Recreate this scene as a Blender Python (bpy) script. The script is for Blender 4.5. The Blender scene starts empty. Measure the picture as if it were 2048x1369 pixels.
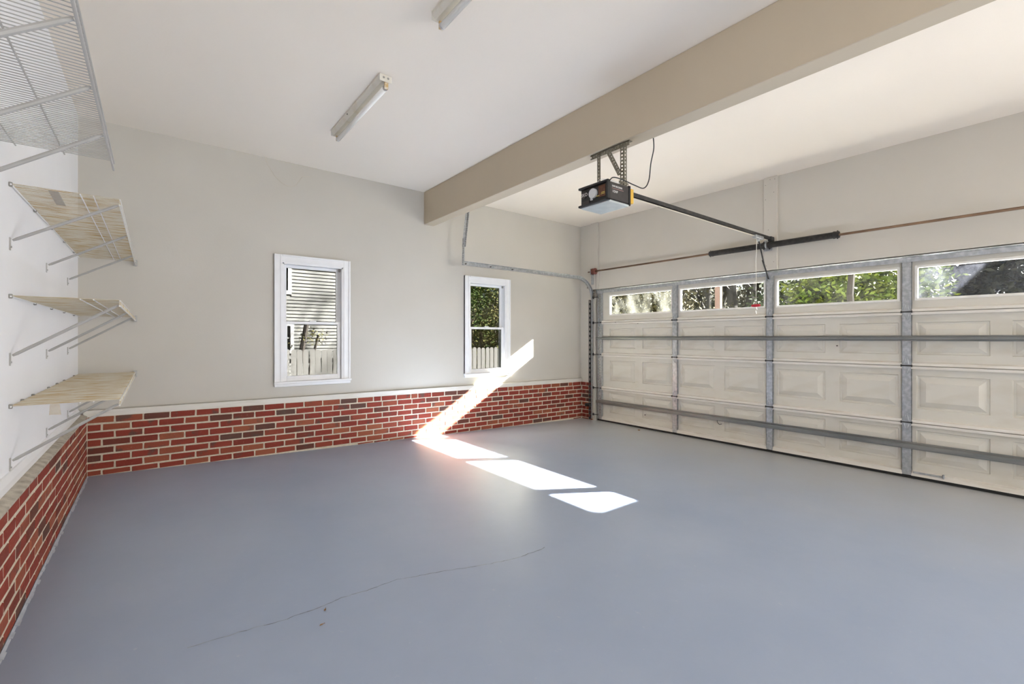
import bpy, math, random
from mathutils import Vector, Matrix

scene = bpy.context.scene
COL = scene.collection
R = math.radians

# ------------------------------------------------------------------ camera
cam_data = bpy.data.cameras.new('camera')
cam_data.sensor_fit = 'HORIZONTAL'
cam_data.sensor_width = 36.0
cam_data.lens = 36.0 * 905.0 / 2048.0
cam_data.shift_y = -7.5 / 2048.0
cam_data.clip_start = 0.02
cam_data.clip_end = 300
cam = bpy.data.objects.new('camera', cam_data)
COL.objects.link(cam)
cam.location = (0, 0, 1.35)
cam.rotation_euler = (R(90), 0, R(-38.31))
scene.camera = cam

# ------------------------------------------------------------------ world, sun, exposure
world = bpy.data.worlds.new('sky')
scene.world = world
world.use_nodes = True
wn = world.node_tree
wn.nodes.clear()
wo = wn.nodes.new('ShaderNodeOutputWorld')
wb = wn.nodes.new('ShaderNodeBackground')
sk = wn.nodes.new('ShaderNodeTexSky')
sk.sky_type = 'NISHITA'
sk.sun_disc = False
sk.sun_elevation = R(28)
sk.sun_rotation = R(117.4)
sk.air_density = 1.0
sk.dust_density = 2.0
wb.inputs['Strength'].default_value = 0.26
wn.links.new(sk.outputs[0], wb.inputs[0])
wn.links.new(wb.outputs[0], wo.inputs[0])

sun_data = bpy.data.lights.new('sun', 'SUN')
sun_data.energy = 180.0
sun_data.angle = R(0.7)
sun_data.color = (1.0, 0.97, 0.93)
sun = bpy.data.objects.new('sun', sun_data)
COL.objects.link(sun)
sun.rotation_euler = Vector((-1, 0.519, -0.596)).to_track_quat('-Z', 'Y').to_euler()
sun.location = (20, -10, 12)


def area_light(name, loc, direction, sx, sy, power, color):
    d = bpy.data.lights.new(name, 'AREA')
    d.shape = 'RECTANGLE'
    d.size, d.size_y = sx, sy
    d.energy = power
    d.color = color
    o = bpy.data.objects.new(name, d)
    COL.objects.link(o)
    o.location = loc
    o.rotation_euler = Vector(direction).to_track_quat('-Z', 'Y').to_euler()
    return o


# added fill light in a made-up bay opening, out of frame to the right
area_light('bay_fill_light', (5.62, -3.9, 1.1), (-1, 0.62, -0.10), 2.6, 2.0, 245, (0.97, 0.985, 1.0))
# added fill light in a made-up left wall opening, behind the viewer
area_light('entry_fill_light', (-0.46, -2.6, 1.15), (1, 0.55, 0.30), 1.2, 2.0, 50, (1.0, 0.975, 0.94))

scene.view_settings.view_transform = 'Standard'
scene.view_settings.look = 'None'
scene.view_settings.exposure = 0.36
scene.view_settings.gamma = 1.0
scene.view_settings.use_curve_mapping = False
scene.cycles.use_adaptive_sampling = False
scene.cycles.max_bounces = 10
scene.cycles.diffuse_bounces = 6
scene.cycles.transparent_max_bounces = 16
scene.cycles.caustics_reflective = False
scene.cycles.caustics_refractive = False
scene.cycles.sample_clamp_indirect = 25.0

# ------------------------------------------------------------------ dimensions (metres)
XL, XR, YB, YN, ZC = -0.51, 5.68, 5.30, -6.00, 3.24
XD = 5.74                              # face of the garage door skin
BX0, BX1, BZ = 2.735, 2.875, 2.82      # ceiling beam


def floor_z(x):
    return 0.17 * (XR - x) / 6.15


# ------------------------------------------------------------------ materials
MATS = {}


def new_mat(name):
    m = bpy.data.materials.new(name)
    m.use_nodes = True
    nt = m.node_tree
    nt.nodes.clear()
    out = nt.nodes.new('ShaderNodeOutputMaterial')
    MATS[name] = m
    return m, nt, out


def pm(name, c1, c2=None, scale=6.0, lo=0.4, hi=0.7, rough=0.6, metal=0.0, spec=0.5, bump=0.0,
       bscale=None, stretch=(1, 1, 1), detail=5.0, coords='Object', rough2=None):
    m, nt, out = new_mat(name)
    b = nt.nodes.new('ShaderNodeBsdfPrincipled')
    b.inputs['Base Color'].default_value = (*c1, 1)
    b.inputs['Roughness'].default_value = rough
    b.inputs['Metallic'].default_value = metal
    b.inputs['Specular IOR Level'].default_value = spec
    nt.links.new(b.outputs[0], out.inputs[0])
    if c2 is not None or bump:
        tc = nt.nodes.new('ShaderNodeTexCoord')
        mp = nt.nodes.new('ShaderNodeMapping')
        mp.inputs['Scale'].default_value = stretch
        nt.links.new(tc.outputs[coords], mp.inputs[0])
    if c2 is not None:
        n = nt.nodes.new('ShaderNodeTexNoise')
        n.inputs['Scale'].default_value = scale
        n.inputs['Detail'].default_value = detail
        nt.links.new(mp.outputs[0], n.inputs['Vector'])
        r = nt.nodes.new('ShaderNodeValToRGB')
        r.color_ramp.elements[0].position = lo
        r.color_ramp.elements[1].position = hi
        r.color_ramp.elements[0].color = (*c1, 1)
        r.color_ramp.elements[1].color = (*c2, 1)
        nt.links.new(n.outputs['Fac'], r.inputs[0])
        nt.links.new(r.outputs[0], b.inputs['Base Color'])
        if rough2 is not None:
            mr = nt.nodes.new('ShaderNodeMapRange')
            mr.inputs['From Min'].default_value = lo
            mr.inputs['From Max'].default_value = hi
            mr.inputs['To Min'].default_value = rough
            mr.inputs['To Max'].default_value = rough2
            nt.links.new(n.outputs['Fac'], mr.inputs[0])
            nt.links.new(mr.outputs[0], b.inputs['Roughness'])
    if bump:
        n2 = nt.nodes.new('ShaderNodeTexNoise')
        n2.inputs['Scale'].default_value = bscale or scale * 4
        n2.inputs['Detail'].default_value = 4
        nt.links.new(mp.outputs[0], n2.inputs['Vector'])
        bp = nt.nodes.new('ShaderNodeBump')
        bp.inputs['Strength'].default_value = bump
        bp.inputs['Distance'].default_value = 0.01
        nt.links.new(n2.outputs['Fac'], bp.inputs['Height'])
        nt.links.new(bp.outputs[0], b.inputs['Normal'])
    return m


pm('wall_paint', (0.58, 0.55, 0.495), (0.605, 0.573, 0.518), scale=1.3, rough=0.75, spec=0.25, bump=0.06, bscale=60)
pm('left_wall_paint', (0.89, 0.89, 0.905), (0.86, 0.86, 0.875), scale=1.6, rough=0.7, spec=0.25, bump=0.06, bscale=60)
pm('ceiling_paint', (0.87, 0.795, 0.70), (0.855, 0.78, 0.685), scale=0.9, rough=0.8, spec=0.2, bump=0.05, bscale=70)
pm('beam_paint', (0.53, 0.455, 0.35), (0.51, 0.44, 0.34), scale=2.0, rough=0.75, spec=0.25)
pm('white_trim', (0.85, 0.85, 0.86), (0.82, 0.82, 0.83), scale=9, rough=0.4)
pm('old_trim', (0.72, 0.69, 0.63), (0.60, 0.56, 0.48), scale=14, lo=0.5, hi=0.8, rough=0.6, stretch=(0.3, 1, 3))
pm('mortar', (0.68, 0.61, 0.485), (0.58, 0.51, 0.40), scale=40, rough=0.95, spec=0.1, bump=0.5, bscale=160)
pm('mortar_cap', (0.55, 0.51, 0.43), (0.36, 0.32, 0.27), scale=22, rough=0.95, spec=0.1, bump=0.8, bscale=90)
pm('concrete_outside', (0.50, 0.485, 0.46), (0.44, 0.425, 0.40), scale=3, rough=0.9)
pm('ground', (0.05, 0.055, 0.02), (0.10, 0.07, 0.035), scale=0.7, rough=1.0, spec=0.0)
pm('door_paint', (0.64, 0.615, 0.555), (0.57, 0.53, 0.45), scale=3.5, lo=0.5, hi=0.85, rough=0.5, spec=0.4, stretch=(1, 1, 2.5))
pm('door_lip', (0.72, 0.69, 0.64), (0.60, 0.55, 0.47), scale=9, lo=0.5, hi=0.8, rough=0.45, stretch=(1, .4, 3))
pm('door_window_frame', (0.80, 0.79, 0.76), (0.74, 0.72, 0.67), scale=12, rough=0.5)
pm('galvanized', (0.38, 0.40, 0.42), (0.54, 0.56, 0.58), scale=30, rough=0.42, metal=0.65, spec=0.5, rough2=0.32)
pm('galvanized_strut', (0.20, 0.21, 0.21), (0.30, 0.30, 0.285), scale=12, rough=0.4, metal=0.7, stretch=(1, .15, 1))
pm('dark_steel', (0.03, 0.03, 0.032), (0.06, 0.055, 0.05), scale=20, rough=0.45, metal=0.3)
pm('perforated_steel', (0.15, 0.135, 0.10), (0.26, 0.24, 0.19), scale=40, rough=0.5, metal=0.5)
pm('rusty_shaft', (0.13, 0.075, 0.045), (0.25, 0.16, 0.10), scale=25, rough=0.6, metal=0.4, stretch=(1, .2, 1))
pm('spring_black', (0.022, 0.022, 0.022), (0.05, 0.045, 0.042), scale=30, rough=0.5, metal=0.3)
pm('drum_red', (0.16, 0.045, 0.035), (0.22, 0.09, 0.06), scale=30, rough=0.55)
pm('rubber', (0.012, 0.012, 0.013), rough=0.7)
pm('opener_case', (0.032, 0.028, 0.028), (0.042, 0.037, 0.036), scale=30, rough=0.42)
pm('opener_end', (0.014, 0.014, 0.015), rough=0.4)
pm('lens_grey', (0.50, 0.53, 0.52), (0.42, 0.45, 0.44), scale=14, rough=0.28)
pm('yellow_label', (0.72, 0.44, 0.06), (0.62, 0.36, 0.05), scale=20, rough=0.6)
pm('brown_label', (0.10, 0.035, 0.02), (0.16, 0.07, 0.03), scale=60, rough=0.6)
pm('cap_white', (0.62, 0.63, 0.66), rough=0.4)
pm('print_white', (0.75, 0.74, 0.74), rough=0.6)
pm('print_pink', (0.52, 0.30, 0.28), rough=0.6)
pm('print_yellow', (0.60, 0.48, 0.10), rough=0.6)
pm('wire_white', (0.46, 0.45, 0.435), (0.40, 0.39, 0.37), scale=9, rough=0.4)
pm('wire_rusted', (0.62, 0.58, 0.48), (0.45, 0.30, 0.11), scale=5.5, lo=0.45, hi=0.66, rough=0.55, stretch=(1.2, 5, 1), detail=7)
pm('brace_white', (0.38, 0.372, 0.36), (0.34, 0.33, 0.31), scale=14, rough=0.4)
pm('clip_grey', (0.30, 0.29, 0.27), rough=0.6)
pm('tag_paper', (0.50, 0.46, 0.40), (0.44, 0.38, 0.30), scale=30, rough=0.8)
pm('fixture_metal', (0.70, 0.67, 0.60), (0.55, 0.46, 0.32), scale=8, lo=0.5, hi=0.9, rough=0.45)
pm('tube_glass', (0.88, 0.87, 0.83), rough=0.15, spec=0.7)
pm('lamp_socket', (0.56, 0.38, 0.16), (0.80, 0.78, 0.70), scale=50, rough=0.5)
pm('tube_end', (0.55, 0.54, 0.54), rough=0.35, metal=0.6)
pm('red_plastic', (0.48, 0.012, 0.03), rough=0.4)
pm('cord_white', (0.72, 0.70, 0.64), rough=0.8)
pm('cord_dark', (0.02, 0.02, 0.02), rough=0.5)
pm('string_wall', (0.66, 0.60, 0.50), rough=0.8)
pm('dry_leaf', (0.24, 0.13, 0.05), (0.36, 0.2, 0.08), scale=30, rough=0.8)
pm('nail_dark', (0.12, 0.10, 0.09), rough=0.6)
pm('siding', (0.30, 0.302, 0.285), (0.285, 0.287, 0.272), scale=2, rough=0.6)
pm('roof_shingle', (0.04, 0.04, 0.055), (0.06, 0.06, 0.08), scale=8, rough=0.9)
pm('picket_white', (0.37, 0.365, 0.35), (0.29, 0.28, 0.255), scale=9, rough=0.8, stretch=(3, 1, .4))
pm('house_glass', (0.03, 0.035, 0.04), rough=0.08, spec=0.8)
pm('bark_grey', (0.10, 0.088, 0.078), (0.05, 0.043, 0.037), scale=14, rough=0.95, spec=0.1, stretch=(1, 1, .3), bump=0.5)
pm('bark_pale', (0.24, 0.20, 0.15), (0.14, 0.115, 0.085), scale=14, rough=0.95, spec=0.1, stretch=(1, 1, .3))
pm('leaf_green', (0.06, 0.115, 0.025), (0.15, 0.19, 0.045), scale=2.5, rough=0.7, spec=0.2)
pm('leaf_olive', (0.13, 0.145, 0.05), (0.26, 0.23, 0.085), scale=2.0, rough=0.8, spec=0.1)
pm('leaf_yellow_green', (0.0330, 0.0570, 0.0036), (0.0780, 0.0870, 0.0072), scale=2.5, rough=0.7, spec=0.2)  # colours from here down to post_brown darkened to offset the strong sun
pm('leaf_green_dimmed', (0.0120, 0.0252, 0.0054), (0.0330, 0.0420, 0.0102), scale=2.5, rough=0.7, spec=0.2)  # copy of leaf_green, dimmed against the sun; next line likewise for leaf_olive
pm('leaf_olive_dimmed', (0.0252, 0.0264, 0.0102), (0.0510, 0.0420, 0.0168), scale=2.0, rough=0.8, spec=0.1)
pm('leaf_silver', (0.0300, 0.0330, 0.0300), (0.0510, 0.0540, 0.0510), scale=2.0, rough=0.7, spec=0.2)
pm('reed_dry', (0.0600, 0.0528, 0.0276), (0.0372, 0.0372, 0.0144), scale=2.0, rough=0.8, spec=0.1)
pm('bark_grey_dimmed', (0.0252, 0.0222, 0.0198), (0.0120, 0.0108, 0.0096), scale=14, rough=0.95, spec=0.1, stretch=(1, 1, .3))  # bark_grey dimmed for the sun, and bark_pale on the next line
pm('bark_pale_dimmed', (0.0510, 0.0420, 0.0312), (0.0300, 0.0240, 0.0180), scale=14, rough=0.95, spec=0.1, stretch=(1, 1, .3))
pm('post_brown', (0.0390, 0.0180, 0.0120), (0.0270, 0.0126, 0.0090), scale=10, rough=0.8, stretch=(1, 1, .2))


def floor_material():
    m, nt, out = new_mat('floor_paint')
    b = nt.nodes.new('ShaderNodeBsdfPrincipled')
    tc = nt.nodes.new('ShaderNodeTexCoord')

    def noise(scale, detail=6, rough=0.6):
        n = nt.nodes.new('ShaderNodeTexNoise')
        n.inputs['Scale'].default_value = scale
        n.inputs['Detail'].default_value = detail
        n.inputs['Roughness'].default_value = rough
        nt.links.new(tc.outputs['Object'], n.inputs['Vector'])
        return n
    n1 = noise(0.9)
    ramp = nt.nodes.new('ShaderNodeValToRGB')
    e = ramp.color_ramp.elements
    e[0].position, e[0].color = 0.32, (0.30, 0.362, 0.485, 1)
    e[1].position, e[1].color = 0.72, (0.355, 0.412, 0.525, 1)
    nt.links.new(n1.outputs['Fac'], ramp.inputs[0])
    # dust that gathers by the door
    sep = nt.nodes.new('ShaderNodeSeparateXYZ')
    nt.links.new(tc.outputs['Object'], sep.inputs[0])
    n2 = noise(3.0)
    add = nt.nodes.new('ShaderNodeMath')
    add.operation = 'MULTIPLY_ADD'
    nt.links.new(n2.outputs['Fac'], add.inputs[0])
    add.inputs[1].default_value = 1.0
    nt.links.new(sep.outputs['X'], add.inputs[2])
    mr = nt.nodes.new('ShaderNodeMapRange')
    mr.inputs['From Min'].default_value = 4.0
    mr.inputs['From Max'].default_value = 6.4
    mr.inputs['To Max'].default_value = 0.75
    nt.links.new(add.outputs[0], mr.inputs[0])
    mix = nt.nodes.new('ShaderNodeMixRGB')
    mix.inputs[2].default_value = (0.48, 0.465, 0.43, 1)
    nt.links.new(mr.outputs[0], mix.inputs[0])
    nt.links.new(ramp.outputs[0], mix.inputs[1])
    # fine pale scuffs
    n3 = noise(26, 3)
    sc_ = nt.nodes.new('ShaderNodeMapRange')
    sc_.inputs['From Min'].default_value = 0.68
    sc_.inputs['From Max'].default_value = 0.8
    sc_.inputs['To Max'].default_value = 0.5
    nt.links.new(n3.outputs['Fac'], sc_.inputs[0])
    mix2 = nt.nodes.new('ShaderNodeMixRGB')
    mix2.inputs[2].default_value = (0.46, 0.49, 0.54, 1)
    nt.links.new(sc_.outputs[0], mix2.inputs[0])
    nt.links.new(mix.outputs[0], mix2.inputs[1])
    nt.links.new(mix2.outputs[0], b.inputs['Base Color'])
    rr = nt.nodes.new('ShaderNodeMapRange')
    rr.inputs['To Min'].default_value = 0.29
    rr.inputs['To Max'].default_value = 0.42
    nt.links.new(n2.outputs['Fac'], rr.inputs[0])
    nt.links.new(rr.outputs[0], b.inputs['Roughness'])
    b.inputs['Specular IOR Level'].default_value = 0.5
    n4 = noise(7, 5)
    bp = nt.nodes.new('ShaderNodeBump')
    bp.inputs['Strength'].default_value = 0.12
    bp.inputs['Distance'].default_value = 0.01
    nt.links.new(n4.outputs['Fac'], bp.inputs['Height'])
    nt.links.new(bp.outputs[0], b.inputs['Normal'])
    nt.links.new(b.outputs[0], out.inputs[0])
    return m


def brick_material():
    m, nt, out = new_mat('brick')
    b = nt.nodes.new('ShaderNodeBsdfPrincipled')
    oi = nt.nodes.new('ShaderNodeObjectInfo')
    tc = nt.nodes.new('ShaderNodeTexCoord')
    ramp = nt.nodes.new('ShaderNodeValToRGB')
    ramp.color_ramp.interpolation = 'LINEAR'
    cr = ramp.color_ramp
    cr.elements[0].position, cr.elements[0].color = 0.0, (0.115, 0.062, 0.050, 1)
    cr.elements[1].position, cr.elements[1].color = 1.0, (0.33, 0.105, 0.055, 1)
    for p, c in ((0.10, (0.15, 0.045, 0.030)), (0.18, (0.235, 0.040, 0.027)), (0.6, (0.27, 0.050, 0.032)), (0.85, (0.29, 0.075, 0.042))):
        el = cr.elements.new(p)
        el.color = (*c, 1)
    nt.links.new(oi.outputs['Random'], ramp.inputs[0])
    # darker flashed ends, placed by a low-frequency noise shifted for every brick
    mul = nt.nodes.new('ShaderNodeMath')
    mul.operation = 'MULTIPLY'
    mul.inputs[1].default_value = 77.0
    nt.links.new(oi.outputs['Random'], mul.inputs[0])
    addv = nt.nodes.new('ShaderNodeVectorMath')
    nt.links.new(tc.outputs['Object'], addv.inputs[0])
    nt.links.new(mul.outputs[0], addv.inputs[1])
    n = nt.nodes.new('ShaderNodeTexNoise')
    n.inputs['Scale'].default_value = 9.0
    n.inputs['Detail'].default_value = 3.0
    nt.links.new(addv.outputs[0], n.inputs['Vector'])
    mr = nt.nodes.new('ShaderNodeMapRange')
    mr.inputs['From Min'].default_value = 0.58
    mr.inputs['From Max'].default_value = 0.70
    mr.inputs['To Max'].default_value = 0.8
    nt.links.new(n.outputs['Fac'], mr.inputs[0])
    mix = nt.nodes.new('ShaderNodeMixRGB')
    mix.inputs[2].default_value = (0.10, 0.066, 0.054, 1)
    nt.links.new(mr.outputs[0], mix.inputs[0])
    nt.links.new(ramp.outputs[0], mix.inputs[1])
    # pale specks of mortar and lime
    n2 = nt.nodes.new('ShaderNodeTexNoise')
    n2.inputs['Scale'].default_value = 70.0
    n2.inputs['Detail'].default_value = 2.0
    nt.links.new(addv.outputs[0], n2.inputs['Vector'])
    mr2 = nt.nodes.new('ShaderNodeMapRange')
    mr2.inputs['From Min'].default_value = 0.66
    mr2.inputs['From Max'].default_value = 0.82
    mr2.inputs['To Max'].default_value = 0.5
    nt.links.new(n2.outputs['Fac'], mr2.inputs[0])
    mix2 = nt.nodes.new('ShaderNodeMixRGB')
    mix2.inputs[2].default_value = (0.42, 0.30, 0.22, 1)
    nt.links.new(mr2.outputs[0], mix2.inputs[0])
    nt.links.new(mix.outputs[0], mix2.inputs[1])
    nt.links.new(mix2.outputs[0], b.inputs['Base Color'])
    b.inputs['Roughness'].default_value = 0.8
    b.inputs['Specular IOR Level'].default_value = 0.25
    bp = nt.nodes.new('ShaderNodeBump')
    bp.inputs['Strength'].default_value = 0.4
    bp.inputs['Distance'].default_value = 0.004
    nt.links.new(n2.outputs['Fac'], bp.inputs['Height'])
    nt.links.new(bp.outputs[0], b.inputs['Normal'])
    nt.links.new(b.outputs[0], out.inputs[0])
    return m


def glass_material(name, tint, dirt=0.0, dirt_col=(0.6, 0.6, 0.55), dirt_scale=4.0, base_dirt=0.0, gloss=0.06):
    """thin pane: clear transmission with a tint, a faint mirror film, and a film of dirt that scatters light"""
    m, nt, out = new_mat(name)
    tr = nt.nodes.new('ShaderNodeBsdfTransparent')
    tr.inputs[0].default_value = (*tint, 1)
    gl = nt.nodes.new('ShaderNodeBsdfGlossy')
    gl.inputs['Roughness'].default_value = 0.03
    fr = nt.nodes.new('ShaderNodeFresnel')
    fr.inputs[0].default_value = 1.4
    mg = nt.nodes.new('ShaderNodeMath')
    mg.operation = 'MULTIPLY'
    mg.inputs[1].default_value = gloss / 0.06
    nt.links.new(fr.outputs[0], mg.inputs[0])
    mx = nt.nodes.new('ShaderNodeMixShader')
    nt.links.new(mg.outputs[0], mx.inputs[0])
    nt.links.new(tr.outputs[0], mx.inputs[1])
    nt.links.new(gl.outputs[0], mx.inputs[2])
    last = mx
    if dirt > 0 or base_dirt > 0:
        tc = nt.nodes.new('ShaderNodeTexCoord')
        mp = nt.nodes.new('ShaderNodeMapping')
        mp.inputs['Rotation'].default_value = (0.6, 0, 0)
        mp.inputs['Scale'].default_value = (1, 1.6, 0.7)
        nt.links.new(tc.outputs['Object'], mp.inputs[0])
        n = nt.nodes.new('ShaderNodeTexNoise')
        n.inputs['Scale'].default_value = dirt_scale
        n.inputs['Detail'].default_value = 8
        n.inputs['Roughness'].default_value = 0.65
        nt.links.new(mp.outputs[0], n.inputs['Vector'])
        mr = nt.nodes.new('ShaderNodeMapRange')
        mr.inputs['From Min'].default_value = 0.38
        mr.inputs['From Max'].default_value = 0.68
        mr.inputs['To Min'].default_value = base_dirt
        mr.inputs['To Max'].default_value = base_dirt + dirt
        nt.links.new(n.outputs['Fac'], mr.inputs[0])
        tl = nt.nodes.new('ShaderNodeBsdfTranslucent')
        tl.inputs[0].default_value = (*dirt_col, 1)
        m2 = nt.nodes.new('ShaderNodeMixShader')
        nt.links.new(mr.outputs[0], m2.inputs[0])
        nt.links.new(mx.outputs[0], m2.inputs[1])
        nt.links.new(tl.outputs[0], m2.inputs[2])
        last = m2
    nt.links.new(last.outputs[0], out.inputs[0])
    return m


floor_material()
brick_material()
glass_material('window_glass', (0.28, 0.282, 0.28), dirt=0.0, gloss=0.03)
glass_material('door_glass_milky', (0.90, 0.91, 0.86), dirt=0.016, dirt_col=(0.75, 0.76, 0.68), dirt_scale=3.0, base_dirt=0.0, gloss=0.03)
glass_material('door_glass_clear', (0.90, 0.91, 0.90), dirt=0.002, gloss=0.03)
glass_material('door_glass_hazy', (0.88, 0.90, 0.94), dirt=0.008, dirt_col=(0.62, 0.65, 0.75), dirt_scale=5.0, base_dirt=0.002, gloss=0.03)


# ------------------------------------------------------------------ mesh helpers
def world_offset(o):
    v = Vector((0, 0, 0))
    while o is not None:
        v += o.location
        o = o.parent
    return v


class MB:
    def __init__(self):
        self.v, self.f = [], []

    def box(self, a, b):
        x0, x1 = sorted((a[0], b[0]))
        y0, y1 = sorted((a[1], b[1]))
        z0, z1 = sorted((a[2], b[2]))
        i = len(self.v)
        self.v += [(x0, y0, z0), (x1, y0, z0), (x1, y1, z0), (x0, y1, z0), (x0, y0, z1), (x1, y0, z1), (x1, y1, z1), (x0, y1, z1)]
        self.f += [tuple(i + k for k in q) for q in ((3, 2, 1, 0), (4, 5, 6, 7), (0, 1, 5, 4), (1, 2, 6, 5), (2, 3, 7, 6), (3, 0, 4, 7))]
        return self

    def cbox(self, a, b, c=0.004):
        """box with chamfered edges"""
        x0, x1 = sorted((a[0], b[0]))
        y0, y1 = sorted((a[1], b[1]))
        z0, z1 = sorted((a[2], b[2]))
        c = min(c, (x1 - x0) / 3, (y1 - y0) / 3, (z1 - z0) / 3)
        X, Y, Z = (x0, x1), (y0, y1), (z0, z1)
        i = len(self.v)
        idx = {}
        for sx in (0, 1):
            for sy in (0, 1):
                for sz in (0, 1):
                    p = (X[sx], Y[sy], Z[sz])
                    d = (c if sx == 0 else -c, c if sy == 0 else -c, c if sz == 0 else -c)
                    for ax in range(3):
                        q = [p[k] + (d[k] if k != ax else 0) for k in range(3)]
                        idx[(sx, sy, sz, ax)] = len(self.v)
                        self.v.append(tuple(q))
        def F(*ks):
            self.f.append(tuple(idx[k] for k in ks))
        for ax in range(3):
            o = [k for k in range(3) if k != ax]
            for s in (0, 1):
                ring = []
                for a_, b_ in ((0, 0), (1, 0), (1, 1), (0, 1)):
                    k = [0, 0, 0]
                    k[ax], k[o[0]], k[o[1]] = s, a_, b_
                    ring.append((*k, ax))
                F(*ring)
        for ax in range(3):          # edges parallel to axis ax
            o = [k for k in range(3) if k != ax]
            for a_ in (0, 1):
                for b_ in (0, 1):
                    k0 = [0, 0, 0]
                    k0[o[0]], k0[o[1]] = a_, b_
                    k1 = list(k0)
                    k1[ax] = 1
                    F((*k0, o[0]), (*k1, o[0]), (*k1, o[1]), (*k0, o[1]))
        for sx in (0, 1):
            for sy in (0, 1):
                for sz in (0, 1):
                    F((sx, sy, sz, 0), (sx, sy, sz, 1), (sx, sy, sz, 2))
        return self

    def quad(self, a, b, c, d):
        i = len(self.v)
        self.v += [tuple(a), tuple(b), tuple(c), tuple(d)]
        self.f.append((i, i + 1, i + 2, i + 3))
        return self

    def prism(self, pts, off):
        """extrude a polygon (list of points) by the vector off"""
        i, n = len(self.v), len(pts)
        off = Vector(off)
        self.v += [tuple(p) for p in pts] + [tuple(Vector(p) + off) for p in pts]
        self.f.append(tuple(i + k for k in reversed(range(n))))
        self.f.append(tuple(i + n + k for k in range(n)))
        for k in range(n):
            j = (k + 1) % n
            self.f.append((i + k, i + j, i + n + j, i + n + k))
        return self

    def tube(self, path, r, n=8, cap=True, radii=None):
        path = [Vector(p) for p in path]
        rings = []
        up = None
        for k, p in enumerate(path):
            t = (path[min(k + 1, len(path) - 1)] - path[max(k - 1, 0)]).normalized()
            if up is None:
                up = Vector((0, 0, 1)) if abs(t.z) < 0.9 else Vector((1, 0, 0))
            s = t.cross(up).normalized()
            up = s.cross(t).normalized()
            rr = radii[k] if radii else r
            i = len(self.v)
            for a in range(n):
                an = 2 * math.pi * a / n
                self.v.append(tuple(p + (s * math.cos(an) + up * math.sin(an)) * rr))
            rings.append(i)
        for a, b in zip(rings, rings[1:]):
            for k in range(n):
                j = (k + 1) % n
                self.f.append((a + k, a + j, b + j, b + k))
        if cap:
            self.f.append(tuple(rings[0] + k for k in reversed(range(n))))
            self.f.append(tuple(rings[-1] + k for k in range(n)))
        return self

    def sweep(self, path, profile):
        """path: list of (point, axis_u, axis_v); profile: closed list of (u, v)"""
        rings = []
        n = len(profile)
        for p, au, av in path:
            i = len(self.v)
            for u, v in profile:
                self.v.append(tuple(Vector(p) + Vector(au) * u + Vector(av) * v))
            rings.append(i)
        for a, b in zip(rings, rings[1:]):
            for k in range(n):
                j = (k + 1) % n
                self.f.append((a + k, a + j, b + j, b + k))
        self.f.append(tuple(rings[0] + k for k in reversed(range(n))))
        self.f.append(tuple(rings[-1] + k for k in range(n)))
        return self

    def perf(self, p0, p1, wdir, width, th, pitch=0.03, bridge=0.5):
        """perforated flat bar from p0 to p1: two side rails joined by bridges, so the holes are real"""
        p0, p1 = Vector(p0), Vector(p1)
        t = (p1 - p0)
        L = t.length
        t.normalize()
        w = Vector(wdir)
        w = (w - t * w.dot(t)).normalized()
        nrm = t.cross(w).normalized()

        def slab(a, b, w0, w1):
            pts = [p0 + t * a + w * w0, p0 + t * b + w * w0, p0 + t * b + w * w1, p0 + t * a + w * w1]
            self.prism(pts, nrm * th)
        rail = width * 0.30
        slab(0, L, -width / 2, -width / 2 + rail)
        slab(0, L, width / 2 - rail, width / 2)
        k = 0.0
        while k < L:
            slab(k, min(L, k + pitch * bridge), -width / 2 + rail, width / 2 - rail)
            k += pitch
        return self

    def build(self, name, mat, parent=None, smooth=False):
        me = bpy.data.meshes.new(name)
        off = world_offset(parent) if parent is not None else Vector((0, 0, 0))
        me.from_pydata([tuple(Vector(p) - off) for p in self.v], [], self.f)
        me.materials.append(MATS[mat])
        if smooth:
            for p in me.polygons:
                p.use_smooth = True
        me.validate()
        fix_normals(me)
        o = bpy.data.objects.new(name, me)
        COL.objects.link(o)
        o.parent = parent
        return o


import bmesh


def fix_normals(me):
    if len(me.polygons) > 30000:
        return
    bm = bmesh.new()
    bm.from_mesh(me)
    bmesh.ops.recalc_face_normals(bm, faces=bm.faces)
    bm.to_mesh(me)
    bm.free()


def tag(o, label=None, cat=None, group=None, kind=None):
    if label:
        o['label'] = label
    if cat:
        o['category'] = cat
    if group:
        o['group'] = group
    if kind:
        o['kind'] = kind
    return o


def empty(name, loc):
    o = bpy.data.objects.new(name, None)
    o.empty_display_size = 0.05
    COL.objects.link(o)
    o.location = loc
    return o


def inst(mesh, name, parent, loc, scale=(1, 1, 1), rot=(0, 0, 0)):
    o = bpy.data.objects.new(name, mesh)
    COL.objects.link(o)
    o.parent = parent
    o.location = Vector(loc) - world_offset(parent)
    o.scale = scale
    o.rotation_euler = rot
    return o


def mesh_only(mb, name, mat):
    o = mb.build(name, mat)
    me = o.data
    bpy.data.objects.remove(o)
    return me


def text_mesh(body, name, mat, parent, size, loc, rot, extrude=0.0008):
    cu = bpy.data.curves.new(name, 'FONT')
    cu.body = body
    cu.size = size
    cu.extrude = extrude
    tmp = bpy.data.objects.new(name + '_tmp', cu)
    COL.objects.link(tmp)
    bpy.context.view_layer.update()
    me = bpy.data.meshes.new_from_object(tmp.evaluated_get(bpy.context.evaluated_depsgraph_get()))
    bpy.data.objects.remove(tmp)
    bpy.data.curves.remove(cu)
    me.name = name
    me.materials.clear()
    me.materials.append(MATS[mat])
    o = bpy.data.objects.new(name, me)
    COL.objects.link(o)
    o.parent = parent
    o.location = Vector(loc) - world_offset(parent)
    o.rotation_euler = rot
    return o


rng = random.Random(7)

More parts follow.
